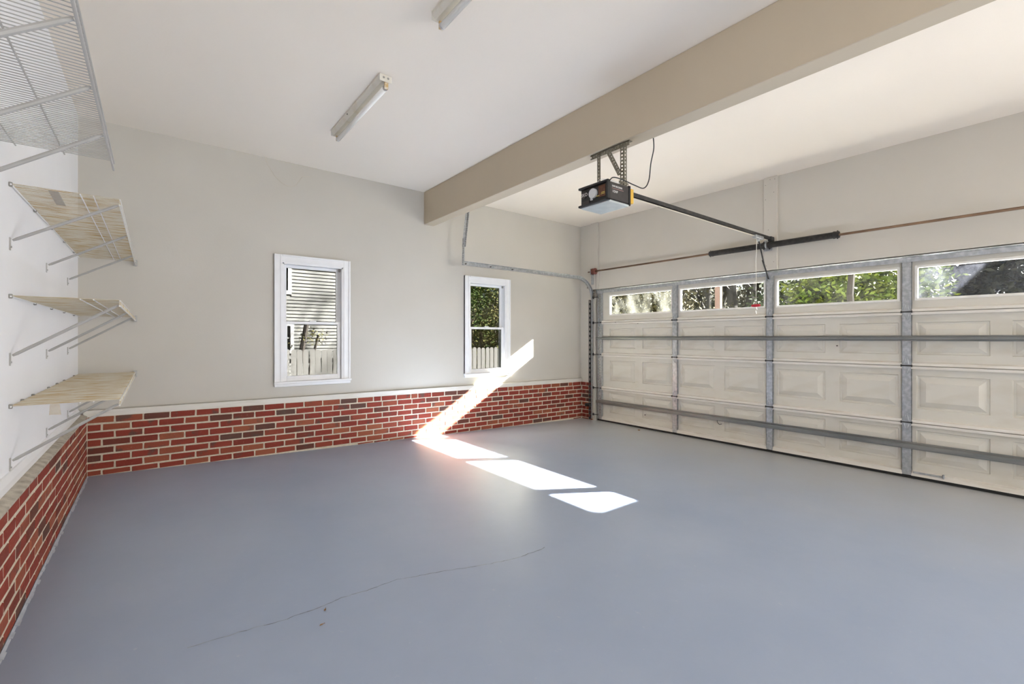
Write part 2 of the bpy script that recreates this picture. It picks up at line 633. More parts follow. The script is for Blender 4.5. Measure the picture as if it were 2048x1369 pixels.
# ================================================================== STRUCTURE
# floor: slab that falls towards the garage door
mb = MB()
fx0, fx1, fy0, fy1 = -0.70, 5.90, YN - .2, 5.44
pts = [(fx0, fy0, -0.45), (fx1, fy0, -0.45), (fx1, fy0, floor_z(fx1)), (fx0, fy0, floor_z(fx0))]
mb.prism(pts, (0, fy1 - fy0, 0))
floor = tag(mb.build('floor', 'floor_paint'), 'blue-grey painted concrete garage floor', 'floor', kind='structure')

# healed crack across the floor
cp = [(0.10, 2.15), (0.27, 2.138), (0.447, 2.122), (0.604, 2.133), (0.70, 2.150), (0.798, 2.142), (0.962, 2.150), (1.10, 2.115), (1.263, 2.067), (1.38, 2.030), (1.5, 1.997), (1.66, 1.98), (1.848, 1.986)]
fine = []
for a, b in zip(cp, cp[1:]):
    for k in range(6):
        t = k / 6
        fine.append((a[0] + (b[0] - a[0]) * t + rng.uniform(-.003, .003), a[1] + (b[1] - a[1]) * t + rng.uniform(-.005, .005)))
mb = MB()
for a, b in zip(fine, fine[1:]):
    w = rng.uniform(0.0012, 0.0026)
    mb.quad((a[0], a[1] - w, floor_z(a[0]) + .0006), (b[0], b[1] - w, floor_z(b[0]) + .0006), (b[0], b[1] + w, floor_z(b[0]) + .0006), (a[0], a[1] + w, floor_z(a[0]) + .0006))
pm('crack_line', (0.33, 0.35, 0.37), (0.16, 0.17, 0.19), scale=18, lo=.4, hi=.6, rough=0.7)
mb.build('crack', 'crack_line', floor)

# pale bead where the floor paint meets the brick
mb = MB()
y = 5.26
while y > -1.9:
    w = rng.uniform(.006, .017)
    x0_ = -0.449
    mb.prism([(x0_, y, floor_z(x0_)), (x0_ + w, y, floor_z(x0_ + w) + .0004), (x0_ + w * .4, y, floor_z(x0_) + .004), (x0_, y, floor_z(x0_) + .008)], (0, -.05, 0))
    y -= .05
pm('edge_bead', (0.46, 0.50, 0.57), (0.36, 0.39, 0.45), scale=20, rough=0.6)
mb.build('edge_bead', 'edge_bead', floor)

# ceiling
ceiling = tag(MB().box((XL - .2, YN - .2, ZC), (XR + .25, YB + .15, ZC + .15)).build('ceiling', 'ceiling_paint'),
              'plain painted drywall ceiling of the garage', 'ceiling', kind='structure')
beam = tag(MB().cbox((BX0, YN, BZ), (BX1, YB, ZC), 0.004).build('ceiling_beam', 'beam_paint'),
           'boxed beige beam crossing under the ceiling', 'beam', kind='structure')

# left wall
wall_left = tag(MB().box((XL - .2, -2.0, -.45), (XL, YB + .15, ZC)).box((XL - .2, YN - .2, -.45), (XL, -3.2, ZC)).box((XL - .2, -3.2, 2.15), (XL, -2.0, ZC)).build('wall_left', 'left_wall_paint'),  # includes an unseen gap added for the entry fill light
                'white painted left wall above a brick base', 'wall', kind='structure')

# far wall with two window openings
W1X, W2X, WZ = 1.07, 3.43, 0.885                # opening left edges, bottom
WW, WH = 0.63, 1.275                             # opening size
WZ2 = WZ - 0.025


def far_wall_layer(y0, y1, zlo, x_from, x_to):
    mb = MB()
    xs = [x_from]
    ops = []
    for (wx, wz) in ((W1X, WZ), (W2X, WZ2)):
        if x_from < wx < x_to:
            ops.append((wx, wx + WW, wz, wz + WH))
    x = x_from
    for (a, b, c, d) in ops:
        mb.box((x, y0, zlo), (a, y1, ZC))
        mb.box((a, y0, zlo), (b, y1, c))
        mb.box((a, y0, d), (b, y1, ZC))
        x = b
    mb.box((x, y0, zlo), (x_to, y1, ZC))
    return mb


def brick_top(x):                                # the brick base of the far wall drops a little to the right
    return 0.674 - 0.0092 * (x + 0.41)


wall_far = tag(far_wall_layer(YB + .02, YB + .15, -.45, XL, XR + .2).build('wall_far', 'wall_paint'),
               'far wall with two white windows above red brick', 'wall', kind='structure')
# drywall skin: left of the beam it stands a little proud; its lower edge leaves a dark gap over the ledge board
mb = MB()
for (xa, xb, yf) in ((XL, 2.865, YB), (2.865, XR, YB + .008)):
    ops = [(wx, wx + WW, wz, wz + WH) for wx, wz in ((W1X, WZ), (W2X, WZ2)) if xa < wx < xb]
    x = xa
    segs = []
    for (a, b, c, d) in ops:
        segs += [(x, a, None, ZC), (a, b, None, c), (a, b, d, ZC)]
        x = b
    segs.append((x, xb, None, ZC))
    for (sa, sb, z0, z1) in segs:
        if z0 is None:
            la, lb = brick_top(sa) + .066, brick_top(sb) + .066
            p = [(sa, yf, la), (sb, yf, lb), (sb, yf, z1), (sa, yf, z1)]
            mb.prism(p, (0, YB + .02 - yf, 0))
        else:
            mb.box((sa, yf, z0), (sb, YB + .02, z1))
mb.build('drywall', 'wall_paint', wall_far)

# wall with the garage door opening
DY0, DY1, DZ1 = -0.37, 4.99, 2.15
mb = MB()
mb.box((XR, DY1, -.45), (XR + .16, YB + .15, ZC))
mb.box((XR, -2.6, -.45), (XR + .16, DY0, ZC)).box((XR, YN - .2, -.45), (XR + .16, -5.2, ZC)).box((XR, -5.2, 2.2), (XR + .16, -2.6, ZC))  # leaves an unseen gap added for the bay fill light
mb.box((XR, DY0, DZ1), (XR + .16, DY1, ZC))
wall_right = tag(mb.build('wall_right', 'wall_paint'), 'beige wall around and above the garage door', 'wall', kind='structure')

# wall behind the camera, and an added unseen roof keeping sun out of the added bay; its edge follows an eave inferred from the last sun patch
mb = MB()
mb.box((XL - .2, YN - .2, -.45), (XR + .16, YN, ZC))
tag(mb.build('wall_near', 'wall_paint'), 'plain painted wall behind the viewer', 'wall', kind='structure')
m_ = MB().box((5.84, -8.4, 3.2), (11.2, -0.68, 3.4))
for px_ in (7.5, 11.0):
    m_.box((px_, -8.3, -.42), (px_ + .15, -8.15, 3.2)).box((px_, -0.95, -.42), (px_ + .15, -0.80, 3.2))
tag(m_.build('sun_block_roof', 'wall_paint'), 'added unseen roof keeping sun out of the added bay, right of the frame', 'sun blocker', kind='structure')

# ---------------- bricks
BP = 0.0662                                      # course pitch
BL = 0.194                                       # brick pitch along the wall
BH = BP - 0.0125
BLEN = BL - 0.0125
brick_meshes = []
for k in range(6):                               # alike bricks share these meshes: chamfered blocks with slightly uneven corners
    m_ = MB().cbox((-BLEN / 2, 0, -BH / 2), (BLEN / 2, 0.03, BH / 2), 0.004)
    m_.v = [(x + rng.uniform(-.0015, .0015), y + (rng.uniform(-.0015, .0015) if y < .01 else 0), z + rng.uniform(-.0013, .0013)) for x, y, z in m_.v]
    brick_meshes.append(mesh_only(m_, 'brick', 'brick'))


def place_brick(parent, face, along, z0, z1, c0, c1, tilt=0.0):
    """face: function(along, z) -> world point of the brick front centre, plus rotation about z"""
    L, H = c1 - c0, z1 - z0
    p, rz = face((c0 + c1) / 2, (z0 + z1) / 2)
    inst(rng.choice(brick_meshes), 'brick', parent, p, (L / BLEN, 1, H / BH), (0, tilt, rz))


# far wall
BRICK_Y = 5.268
mb = MB()
p = [(XL, BRICK_Y + .004, -.05), (XR, BRICK_Y + .004, -.05), (XR, BRICK_Y + .004, brick_top(XR)), (XL, BRICK_Y + .004, brick_top(XL))]
mb.prism(p, (0, YB + .02 - BRICK_Y - .004, 0))
bed_far = mb.build('mortar_bed', 'mortar', wall_far)
bx_left = -0.452
for row in range(10):
    x = bx_left + 0.004
    first = True
    while x < XR - 0.02:
        L = BLEN
        if first:
            L = BLEN * (0.93 if row % 2 == 0 else 0.46)
            first = False
        if row == 0 and rng.random() < 0.12 and x > 0.3:
            L = BLEN * 0.46
        x1 = min(x + L, XR - 0.004)
        xc = (x + x1) / 2
        zt = brick_top(xc) - row * BP - .002
        zb = zt - BH
        fz = floor_z(xc) + 0.004
        if zt - fz > 0.012 and x1 - x > .02:
            zb = max(zb, fz)
            place_brick(bed_far, lambda a, z: ((a, BRICK_Y + rng.uniform(-.0015, .0015), z), 0), None, zb, zt, x, x1, tilt=math.atan(0.0092) if zb > fz else 0.0)
        x = x1 + 0.0125

# left wall
BRICK_X = bx_left
LTOP = 0.680
mb = MB().box((XL - .01, -2.0, -.05), (BRICK_X - .0025, BRICK_Y + .004, LTOP))
bed_left = mb.build('mortar_bed', 'mortar', wall_left)
mb = MB().prism([(XL, -2.0, LTOP - .002), (BRICK_X + .002, -2.0, LTOP - .006), (BRICK_X + .002, -2.0, LTOP + .004), (XL, -2.0, LTOP + .030)], (0, BRICK_Y + 2.0, 0))
mb.build('mortar_cap', 'mortar_cap', wall_left)
for row in range(9):
    y = BRICK_Y - 0.004
    first = True
    while y > -1.8:
        L = BLEN
        if first:
            L = BLEN * (0.50 if row % 2 == 0 else 0.95)
            first = False
        if row == 0 and rng.random() < 0.3:
            L = BLEN * 0.48
        y0 = y - L
        zt = LTOP - .004 - row * BP
        fz = floor_z(BRICK_X) + .004
        zb = max(zt - BH, fz)
        if zt - fz > .012 and y - y0 > .03:
            place_brick(bed_left, lambda a, z: ((BRICK_X + rng.uniform(-.0015, .0015), a, z), R(90)), None, zb, zt, y0, y)
        y = y0 - 0.0125

# short return beside the garage door
RBX = XR - 0.012
mb = MB().box((RBX + .006, 5.03, -.05), (XR + .01, BRICK_Y + .01, brick_top(XR) - .004))
bed_right = mb.build('mortar_bed', 'mortar', wall_right)
for row in range(10):
    spans = ((5.263, 5.185), (5.175, 5.035)) if row % 2 == 0 else ((5.263, 5.125), (5.115, 5.035))
    for ya, yb in spans:
        zt = brick_top(XR) - .004 - row * BP
        fz = floor_z(RBX) + .004
        zb = max(zt - BH, fz)
        if zt - fz > .012:
            place_brick(bed_right, lambda a, z: ((RBX, a, z), R(-90)), None, zb, zt, yb, ya)

# ledge boards over the brick
mb = MB()
p = [(XL + .035, BRICK_Y + .002, brick_top(XL)), (XR, BRICK_Y + .002, brick_top(XR)), (XR, BRICK_Y + .002, brick_top(XR) + .055), (XL + .035, BRICK_Y + .002, brick_top(XL) + .055)]
mb.prism(p, (0, YB + .015 - BRICK_Y, 0))
tag(mb.build('trim_1', 'old_trim'), 'long pale ledge board over the brick under the windows', 'trim', kind='structure')
mb = MB().prism([(XL, 0, LTOP + .02), (XL + .022, 0, LTOP + .018), (XL + .022, 0, LTOP + .05), (XL + .008, 0, LTOP + .075), (XL, 0, LTOP + .075)], (0, 5.22, 0))
tag(mb.build('trim_2', 'white_trim'), 'white strip over the brick ledge on the left wall', 'trim', kind='structure')

# pad boards on the door wall
pad = MB().cbox((XR - .032, 4.905, DZ1), (XR, 5.055, ZC), .003)
tag(pad.build('trim_3', 'wall_paint'), 'upright pad board by the corner above the garage door end', 'board', kind='structure')
pad = MB().cbox((XR - .035, 2.205, DZ1), (XR, 2.350, ZC), .003)
pb = tag(pad.build('trim_4', 'wall_paint'), 'upright pad board behind the spring centre bracket', 'board', kind='structure')
nm = MB()
for (yy, zz) in ((2.23, 3.20), (2.28, 3.205), (2.33, 3.15), (2.24, 3.05), (2.33, 2.98), (2.30, 2.62), (2.24, 2.24), (2.32, 2.2)):
    nm.tube([(XR - .0365, yy, zz), (XR - .034, yy, zz)], .004, 6)
nm.build('nail_heads', 'nail_dark', pb)

# ================================================================== WINDOWS
def make_window(name, ox, oz, label, tail):
    """ox, oz: lower left corner of the wall opening"""
    root = tag(empty(name, (ox + WW / 2, YB, oz)), label, 'window', kind='structure')
    x0, x1, z0, z1 = ox, ox + WW, oz, oz + WH
    cw = 0.082
    yf = YB - .018

    # casing boards with a moulded face: outer back-band and inner bead
    def casing_vertical(xa, xb, za, zb, outer_left):
        m = MB()
        m.box((xa, YB - .016, za), (xb, YB + .01, zb))
        if outer_left:
            m.box((xa, YB - .026, za), (xa + .016, YB + .01, zb))
            m.box((xb - .022, YB - .021, za), (xb - .010, YB + .01, zb))
        else:
            m.box((xb - .016, YB - .026, za), (xb, YB + .01, zb))
            m.box((xa + .010, YB - .021, za), (xa + .022, YB + .01, zb))
        m.build('casing', 'white_trim', root)
    casing_vertical(x0 - cw, x0, z0, z1 + cw, True)
    casing_vertical(x1, x1 + cw, z0, z1 + cw, False)
    m = MB().box((x0, YB - .016, z1), (x1, YB + .01, z1 + cw))
    m.box((x0, YB - .026, z1 + cw - .016), (x1, YB + .01, z1 + cw))
    m.box((x0, YB - .021, z1 + .010), (x1, YB + .01, z1 + .022))
    m.build('casing', 'white_trim', root)
    # stool and apron
    MB().cbox((x0 - cw - .006, YB - .048, z0 - .022), (x1 + cw + .006, YB + .10, z0 + .002), .004).build('window_sill', 'white_trim', root)
    MB().cbox((x0 - cw, YB - .026, z0 - .052), (x1 + cw, YB + .005, z0 - .020), .004).build('apron', 'white_trim', root)
    # jamb liner with tracks
    m = MB()
    yj = YB + .15
    m.box((x0, YB - .012, z0), (x0 + .014, yj, z1)).box((x1 - .014, YB - .012, z0), (x1, yj, z1)).box((x0, YB - .012, z1 - .014), (x1, yj, z1))
    m.box((x0 + .014, YB + .055, z0), (x0 + .022, YB + .062, z1)).box((x1 - .022, YB + .055, z0), (x1 - .014, YB + .062, z1))
    m.build('jamb', 'white_trim', root)
    zm = z0 + WH * 0.492

    def sash(nm, ya, yb, za, zb, rail_b, rail_t):
        st = .030
        xa, xb = x0 + .016, x1 - .016
        m = MB()
        m.cbox((xa, ya, za), (xa + st, yb, zb), .003).cbox((xb - st, ya, za), (xb, yb, zb), .003)
        m.cbox((xa + st, ya, za), (xb - st, yb, za + rail_b), .003).cbox((xa + st, ya, zb - rail_t), (xb - st, yb, zb), .003)
        # glazing bead
        for (p_, q_) in (((xa + st, za + rail_b), (xa + st + .006, zb - rail_t)), ((xb - st - .006, za + rail_b), (xb - st, zb - rail_t))):
            m.box((p_[0], ya + .004, p_[1]), (q_[0], yb - .004, q_[1]))
        s = m.build(nm, 'white_trim', root)
        MB().box((xa + st - .004, (ya + yb) / 2 - .002, za + rail_b - .004), (xb - st + .004, (ya + yb) / 2 + .002, zb - rail_t + .004)).build('pane', 'window_glass', s)
        return s
    sash('upper_sash', YB + .066, YB + .098, zm - .008, z1 - .012, .028, .032)
    low = sash('lower_sash', YB + .020, YB + .052, z0 + .002, zm + .022, .055, .030)
    # lock and small spring fitting at the top of the right track
    MB().cbox(((x0 + x1) / 2 - .035, YB + .022, zm + .022), ((x0 + x1) / 2 + .035, YB + .046, zm + .036), .004).build('sash_lock', 'white_trim', low)
    MB().cbox((x1 - .034, YB + .022, z1 - .045), (x1 - .014, YB + .05, z1 - .016), .003).build('balance_clip', 'clip_grey', root)
    return root


make_window('window_1', W1X, WZ, 'white double-hung window looking out on the sided house', None)
make_window('window_2', W2X, WZ2, 'white double-hung window looking out on trees, beside the door track', None)

# ================================================================== GARAGE DOOR
door = tag(empty('door_1', (XD, 2.312, 0)), 'wide beige sectional garage door with a row of windows', 'garage door', kind='structure')
EDGE_L, EDGE_R = 4.975, -0.351
STILES = [3.555, 2.312, 1.068]
EDGES = [4.915, -0.291]
SECT = [(0.028, 0.539), (0.539, 1.085), (1.085, 1.605), (1.605, 2.118)]
PH = [(0.155, 0.467), (0.672, 0.992), (1.193, 1.503)]
PY = []
for c in (4.176, 2.933, 1.690, 0.447):
    PY += [(c + 0.065, c + 0.555), (c - 0.555, c - 0.065)]
PANE_Y = [(c - 0.545, c + 0.545) for c in (4.176, 2.933, 1.690, 0.447)]
PANE_Z = (1.735, 2.025)
SK = 0.012
GAPZ = -0.02


def raised_panel_mesh(w, h):
    m = MB()
    rings = []
    # (inset, depth away from the room)
    for ins, dp in ((0, 0.0), (.006, .011), (.022, .011), (.026, .008), (.070, -.010)):
        i = len(m.v)
        a, b = w / 2 - ins, h / 2 - ins
        m.v += [(dp, -a, -b), (dp, a, -b), (dp, a, b), (dp, -a, b)]
        rings.append(i)
    for r0, r1 in zip(rings, rings[1:]):
        for k in range(4):
            j = (k + 1) % 4
            m.f.append((r0 + k, r0 + j, r1 + j, r1 + k))
    i = rings[-1]
    m.f.append((i, i + 1, i + 2, i + 3))
    # back sheet
    i = len(m.v)
    a, b = w / 2, h / 2
    m.v += [(SK, -a, -b), (SK, a, -b), (SK, a, b), (SK, -a, b)]
    m.f.append((i, i + 3, i + 2, i + 1))
    for k in range(4):
        j = (k + 1) % 4
        m.f.append((rings[0] + k, i + k, i + j, rings[0] + j))
    return mesh_only(m, 'raised_panel', 'door_paint')


def sheet_with_holes(y0, y1, z0, z1, holes):
    """vertical sheet at XD with rectangular holes that share one height band"""
    m = MB()
    if not holes:
        return m.box((XD, y0, z0), (XD + SK, y1, z1))
    hz0, hz1 = holes[0][2], holes[0][3]
    m.box((XD, y0, z0), (XD + SK, y1, hz0)).box((XD, y0, hz1), (XD + SK, y1, z1))
    y = y0
    for (a, b, _, _) in sorted(holes):
        m.box((XD, y, hz0), (XD + SK, a, hz1))
        y = b
    m.box((XD, y, hz0), (XD + SK, y1, hz1))
    return m


sections = []
for si, (z0, z1) in enumerate(SECT):
    if si < 3:
        holes = [(a, b, *PH[si]) for a, b in PY]
    else:
        holes = [(a, b, *PANE_Z) for a, b in PANE_Y]
    m = sheet_with_holes(EDGE_R, EDGE_L, z0, z1, holes)
    sec = m.build('section', 'door_paint', door)
    sections.append(sec)
    # folded lips along the top and bottom edge, broken at the stiles
    cuts = sorted([EDGE_R] + [s for s in STILES] + [EDGE_L])
    for ya, yb in zip(cuts, cuts[1:]):
        ya2 = ya + (.055 if ya == EDGE_R else .034)
        yb2 = yb - (.055 if yb == EDGE_L else .034)
        if si < 3:
            m = MB().prism([(XD, ya2, z1 - .032), (XD - .032, ya2, z1 - .030), (XD - .034, ya2, z1 - .005), (XD, ya2, z1 - .005)], (0, yb2 - ya2, 0))
            m.build('edge_lip', 'door_lip', sec)
        zb_h = .036 if si > 0 else .052
        m = MB().prism([(XD, ya2, z0 + .002), (XD - .034, ya2, z0 + .002), (XD - .030, ya2, z0 + zb_h - .010), (XD, ya2, z0 + zb_h)], (0, yb2 - ya2, 0))
        m.build('edge_lip', 'door_lip', sec)
    # stiles
    for s in STILES:
        m = MB().box((XD - .032, s - .037, z0 + .004), (XD - .029, s + .037, z1 - .004))
        m.box((XD - .032, s - .037, z0 + .004), (XD, s - .034, z1 - .004)).box((XD - .032, s + .034, z0 + .004), (XD, s + .037, z1 - .004))
        m.build('stile', 'galvanized', sec)
    for ei, s in enumerate(EDGES):
        m = MB()
        m.perf((XD - .032, s, z0 + .004), (XD - .032, s, z1 - .004), (0, 1, 0), .085, .003, pitch=.045, bridge=.68)
        m.box((XD - .032, s - .0425, z0 + .004), (XD, s - .0395, z1 - .004)).box((XD - .032, s + .0395, z0 + .004), (XD, s + .0425, z1 - .004))
        m.build('end_stile', 'galvanized', sec)

panel_cache = {}
for si in range(3):
    za, zb = PH[si]
    for a, b in PY:
        key = (round(b - a, 3), round(zb - za, 3))
        if key not in panel_cache:
            panel_cache[key] = raised_panel_mesh(*key)
        inst(panel_cache[key], 'raised_panel', sections[si], (XD, (a + b) / 2, (za + zb) / 2))

for k, (a, b) in enumerate(PANE_Y):
    za, zb = PANE_Z
    m = MB()
    fw = .024
    m.cbox((XD - .008, a - fw, za - fw), (XD + SK, a, zb + fw), .003).cbox((XD - .008, b, za - fw), (XD + SK, b + fw, zb + fw), .003)
    m.cbox((XD - .008, a, za - fw), (XD + SK, b, za), .003).cbox((XD - .008, a, zb), (XD + SK, b, zb + fw), .003)
    # inner rebate
    m.box((XD + SK, a - .004, za - .004), (XD + SK + .02, a, zb + .004)).box((XD + SK, b, za - .004), (XD + SK + .02, b + .004, zb + .004))
    m.box((XD + SK, a, za - .004), (XD + SK + .02, b, za)).box((XD + SK, a, zb), (XD + SK + .02, b, zb + .004))
    m.build('window_frame', 'door_window_frame', sections[3])
    gm = ('door_glass_milky', 'door_glass_clear', 'door_glass_clear', 'door_glass_hazy')[k]
    MB().box((XD + .008, a, za), (XD + .012, b, zb)).build('pane', gm, sections[3])

# struts
def strut(zc, h, dpt, name='strut', mat='galvanized_strut'):
    prof = [(XD - .032, zc - h / 2 - .012), (XD - .034, zc - h / 2 - .012), (XD - .034, zc - h / 2), (XD - .034 - dpt, zc - h / 2 + .004),
            (XD - .034 - dpt, zc + h / 2 - .004), (XD - .034, zc + h / 2), (XD - .034, zc + h / 2 + .012), (XD - .032, zc + h / 2 + .012)]
    m = MB().prism([(x, EDGE_R + .02, z) for x, z in prof], (0, EDGE_L - EDGE_R - .04, 0))
    return m.build(name, mat, door)


strut(1.350, .030, .046)
strut(0.318, .046, .046)
# angle along the top edge
m = MB().prism([(XD - .034, EDGE_R, 2.085), (XD - .040, EDGE_R, 2.085), (XD - .044, EDGE_R, 2.126), (XD - .058, EDGE_R, 2.136), (XD - .056, EDGE_R, 2.142), (XD - .030, EDGE_R, 2.142), (XD - .010, EDGE_R, 2.136), (XD - .010, EDGE_R, 2.12), (XD - .034, EDGE_R, 2.12)], (0, EDGE_L - EDGE_R, 0))
m.build('top_strut', 'galvanized', door)

# hinges
hm = MB()
for sg in (1, -1):
    zz = [0.004, 0.016, 0.05, 0.075, 0.085]
    ww = [.034, .034, .022, .016, .008]
    pts = [(-.0345, -w, sg * z) for w, z in zip(ww, zz)] + [(-.0345, w, sg * z) for w, z in reversed(list(zip(ww, zz)))]
    hm.prism(pts, (-.003, 0, 0))
    # raised V rib
    for s2 in (1, -1):
        hm.tube([(-.039, s2 * .018, sg * .018), (-.041, s2 * .012, sg * .045), (-.038, s2 * .004, sg * .072)], .004, 5)
    hm.tube([(-.036, 0, sg * .060), (-.043, 0, sg * .060)], .006, 6)
hp = MB().tube([(-.041, -.036, 0), (-.041, .036, 0)], .006, 8).box((-.052, -.042, -.011), (-.030, -.036, .011)).box((-.052, .036, -.011), (-.030, .042, .011))
pin_me = mesh_only(hp, 'hinge_pin', 'dark_steel')
hinge_me = mesh_only(hm, 'hinge', 'galvanized')
for zc in (0.539, 1.085, 1.605):
    for s in STILES + EDGES:
        h_ = inst(hinge_me, 'hinge', door, (XD, s, zc), (1, 1, 1) if s in STILES else (1.05, .8, .7))
        p_ = bpy.data.objects.new('hinge_pin', pin_me)
        COL.objects.link(p_)
        p_.parent = h_
# stop moulding outside the door, closing the gap to the wall
stop = MB().box((XD + .016, DY1 - .06, GAPZ), (XR + .16, DY1 + .02, DZ1 + .02)).box((XD + .016, DY0 - .02, GAPZ), (XR + .16, DY0 + .06, DZ1 + .02)).box((XD + .016, DY0, DZ1 - .06), (XR + .16, DY1, DZ1 + .02))
tag(stop.build('trim_5', 'white_trim'), 'stop moulding outside the garage door edges', 'trim', kind='structure')
# rollers in the left end hinges, running in the track
rm = MB()
rm.tube([(0, -.02, 0), (0, .075, 0)], .006, 8).tube([(0, .072, 0), (0, .092, 0)], .021, 12)
roller_me = mesh_only(rm, 'roller', 'dark_steel')
for zc in (0.10, 0.539, 1.085, 1.605, 2.02):
    inst(roller_me, 'roller', door, (XD - .065, 4.935, zc))
# bottom weather seal and retainer
MB().prism([(XD - .020, EDGE_R, .001), (XD + .02, EDGE_R, .001), (XD + .016, EDGE_R, .030), (XD - .014, EDGE_R, .030)], (0, EDGE_L - EDGE_R, 0)).build('bottom_seal', 'rubber', door)
# opener bracket at the top of the middle stile, plus the small lift handle plate low on the right bay
m = MB().box((XD - .072, 2.286, 2.03), (XD - .033, 2.291, 2.085)).box((XD - .072, 2.332, 2.03), (XD - .033, 2.337, 2.085)).box((XD - .036, 2.27, 1.98), (XD - .033, 2.352, 2.085))
m.build('arm_bracket', 'galvanized', door)
m = MB().cbox((XD - .040, 0.80, .058), (XD - .024, 1.02, .074), .003).cbox((XD - .046, 0.80, .050), (XD - .024, .815, .090), .003)
m.build('step_plate', 'galvanized', door)
nm = MB()
for (yy, zz) in ((4.18, 1.575), (3.98, 1.585), (4.05, .21), (1.64, 1.27), (4.6, 1.60)):
    nm.tube([(XD - .028, yy, zz), (XD - .012, yy, zz)], .007, 8)
nm.build('bolt_heads', 'nail_dark', door)
m = MB().tube([(XD - .062, 2.93, .30), (XD - .07, 2.925, .27), (XD - .066, 2.90, .245), (XD - .065, 2.87, .255)], .004, 6)
m.build('wire_twist', 'dark_steel', door)

# ================================================================== TRACK
TY = 5.028
track = tag(empty('door_track', (XR - .02, TY, 0)), 'galvanized curved roller track beside the far corner', 'track')
Rr = 0.36
TX, TZ = 5.672, 2.325
prof_t = [(-.026, -.012), (-.026, .016), (.026, .016), (.026, -.012), (.022, -.012), (.022, .012), (-.022, .012), (-.022, -.012)]
path = []
for z in (0.03, 0.6, 1.2, TZ - Rr):
    path.append(((TX, TY, z), (1, 0, 0), (0, 1, 0)))
for k in range(1, 13):
    a = math.pi / 2 * k / 12
    cx, cz = TX - Rr, TZ - Rr
    n = (math.cos(a), 0, math.sin(a))
    path.append(((cx + Rr * math.cos(a), TY, cz + Rr * math.sin(a)), n, (0, 1, 0)))
for x in (4.6, 3.9, 3.17):
    path.append(((x, TY, TZ + .004 * (5.3 - x)), (0, 0, 1), (0, 1, 0)))
MB().sweep(path, prof_t).build('rail', 'galvanized', track)
# dark slotted angle that holds the upright rail to the wall
m = MB().perf((XR - .055, 5.052, .02), (XR - .055, 5.052, 1.98), (1, 0, 0), .05, .003, pitch=.075, bridge=.45)
m.box((XR - .004, 5.05, .02), (XR, 5.075, 1.98))
m.build('mounting_angle', 'dark_steel', track)
m = MB().perf((XR - .006, 5.02, 2.19), (XR - .006, 5.16, 2.20), (0, 0, 1), .035, .004, pitch=.025).perf((XR - .006, 5.00, 2.02), (XR - .006, 5.00, 2.24), (0, 1, 0), .05, .004, pitch=.03)
m.build('flag_bracket', 'perforated_steel', track)
m = MB().box((XR - .09, 5.04, .235), (XR - .02, 5.10, .255)).box((XR - .09, 5.09, .225), (XR - .03, 5.13, .275)).tube([(XR - .06, 5.13, .25), (XR - .06, 5.10, .25)], .016, 10)
m.build('sensor_bracket', 'dark_steel', track)
# hangers
m = MB().perf((3.172, TY + .018, 2.305), (3.182, TY + .018, 2.66), (1, 0, 0), .034, .003, pitch=.03).perf((3.157, TY, 2.305), (3.167, TY, 2.66), (0, 1, 0), .034, .003, pitch=.03)
m.build('hanger', 'galvanized', track)
m = MB().perf((3.176, TY + .022, 2.55), (3.262, TY + .022, 3.238), (1, 0, 0), .034, .003, pitch=.03).perf((3.193, TY + .004, 2.55), (3.279, TY + .004, 3.238), (0, 1, 0), .034, .003, pitch=.03)
m.build('hanger', 'galvanized', track)
for x in (3.20, 3.60, 3.98):
    MB().tube([(x, TY - .016, TZ), (x, TY + .018, TZ)], .007, 8).build('bolt', 'nail_dark', track)

# ================================================================== TORSION SPRINGS
SX, SZ = 5.595, 2.432
tors = tag(empty('torsion_spring_bar', (SX, 2.29, SZ)), 'rusty torsion bar with two black coil springs above the garage door', 'springs')
MB().tube([(SX, 5.06, SZ + .004), (SX, 2.3, SZ), (SX, -0.6, SZ - .012)], .0125, 10).build('shaft', 'rusty_shaft', tors, True)


def spring(ya, yb):
    m = MB()
    n = int(abs(yb - ya) / .0085)
    pts, rad = [], []
    for k in range(n + 1):
        for d, r_ in ((0, .031), (.5, .0345)):
            t = (k + d) / (n + 1)
            pts.append((SX, ya + (yb - ya) * t, SZ))
            rad.append(r_)
    m.tube(pts, .03, 14, radii=rad)
    return m.build('coil_spring', 'spring_black', tors)


spring(2.955, 2.325)
spring(2.265, 1.625)


def cone(ya, yb, r1, r2):
    m = MB().tube([(SX, ya, SZ), (SX, (ya + yb) / 2, SZ), (SX, yb, SZ)], .03, 12, radii=[r1, r1, r2])
    for k in range(2):
        m.tube([(SX, ya + (yb - ya) * .3, SZ - r1 - .008), (SX, ya + (yb - ya) * .3, SZ + r1 + .008)], .006, 6)
    return m.build('winding_cone', 'spring_black', tors)


cone(2.985, 2.945, .034, .038)
cone(1.585, 1.635, .036, .040)
cone(2.335, 2.312, .040, .036)
cone(2.255, 2.285, .044, .036)
m = MB().box((XR - .041, 2.255, SZ - .06), (XR - .035, 2.345, SZ + .07)).box((SX - .03, 2.296, SZ - .035), (XR - .035, 2.302, SZ + .045)).tube([(SX, 2.290, SZ), (SX, 2.308, SZ)], .034, 14)
m.build('centre_bracket', 'galvanized', tors)
m = MB().tube([(SX, 4.905, SZ + .003), (SX, 4.915, SZ + .003)], .052, 18).tube([(SX, 4.915, SZ + .003), (SX, 4.955, SZ + .003)], .044, 18).tube([(SX, 4.955, SZ + .003), (SX, 4.965, SZ + .003)], .050, 18)
m.build('cable_drum', 'drum_red', tors)
m = MB().box((SX - .03, 4.985, SZ - .05), (XR - .03, 4.99, SZ + .05)).box((XR - .037, 4.985, SZ - .20), (XR - .032, 5.04, SZ + .05)).tube([(SX, 4.98, SZ + .003), (SX, 4.998, SZ + .003)], .03, 12)
m.build('end_bracket', 'galvanized', tors)
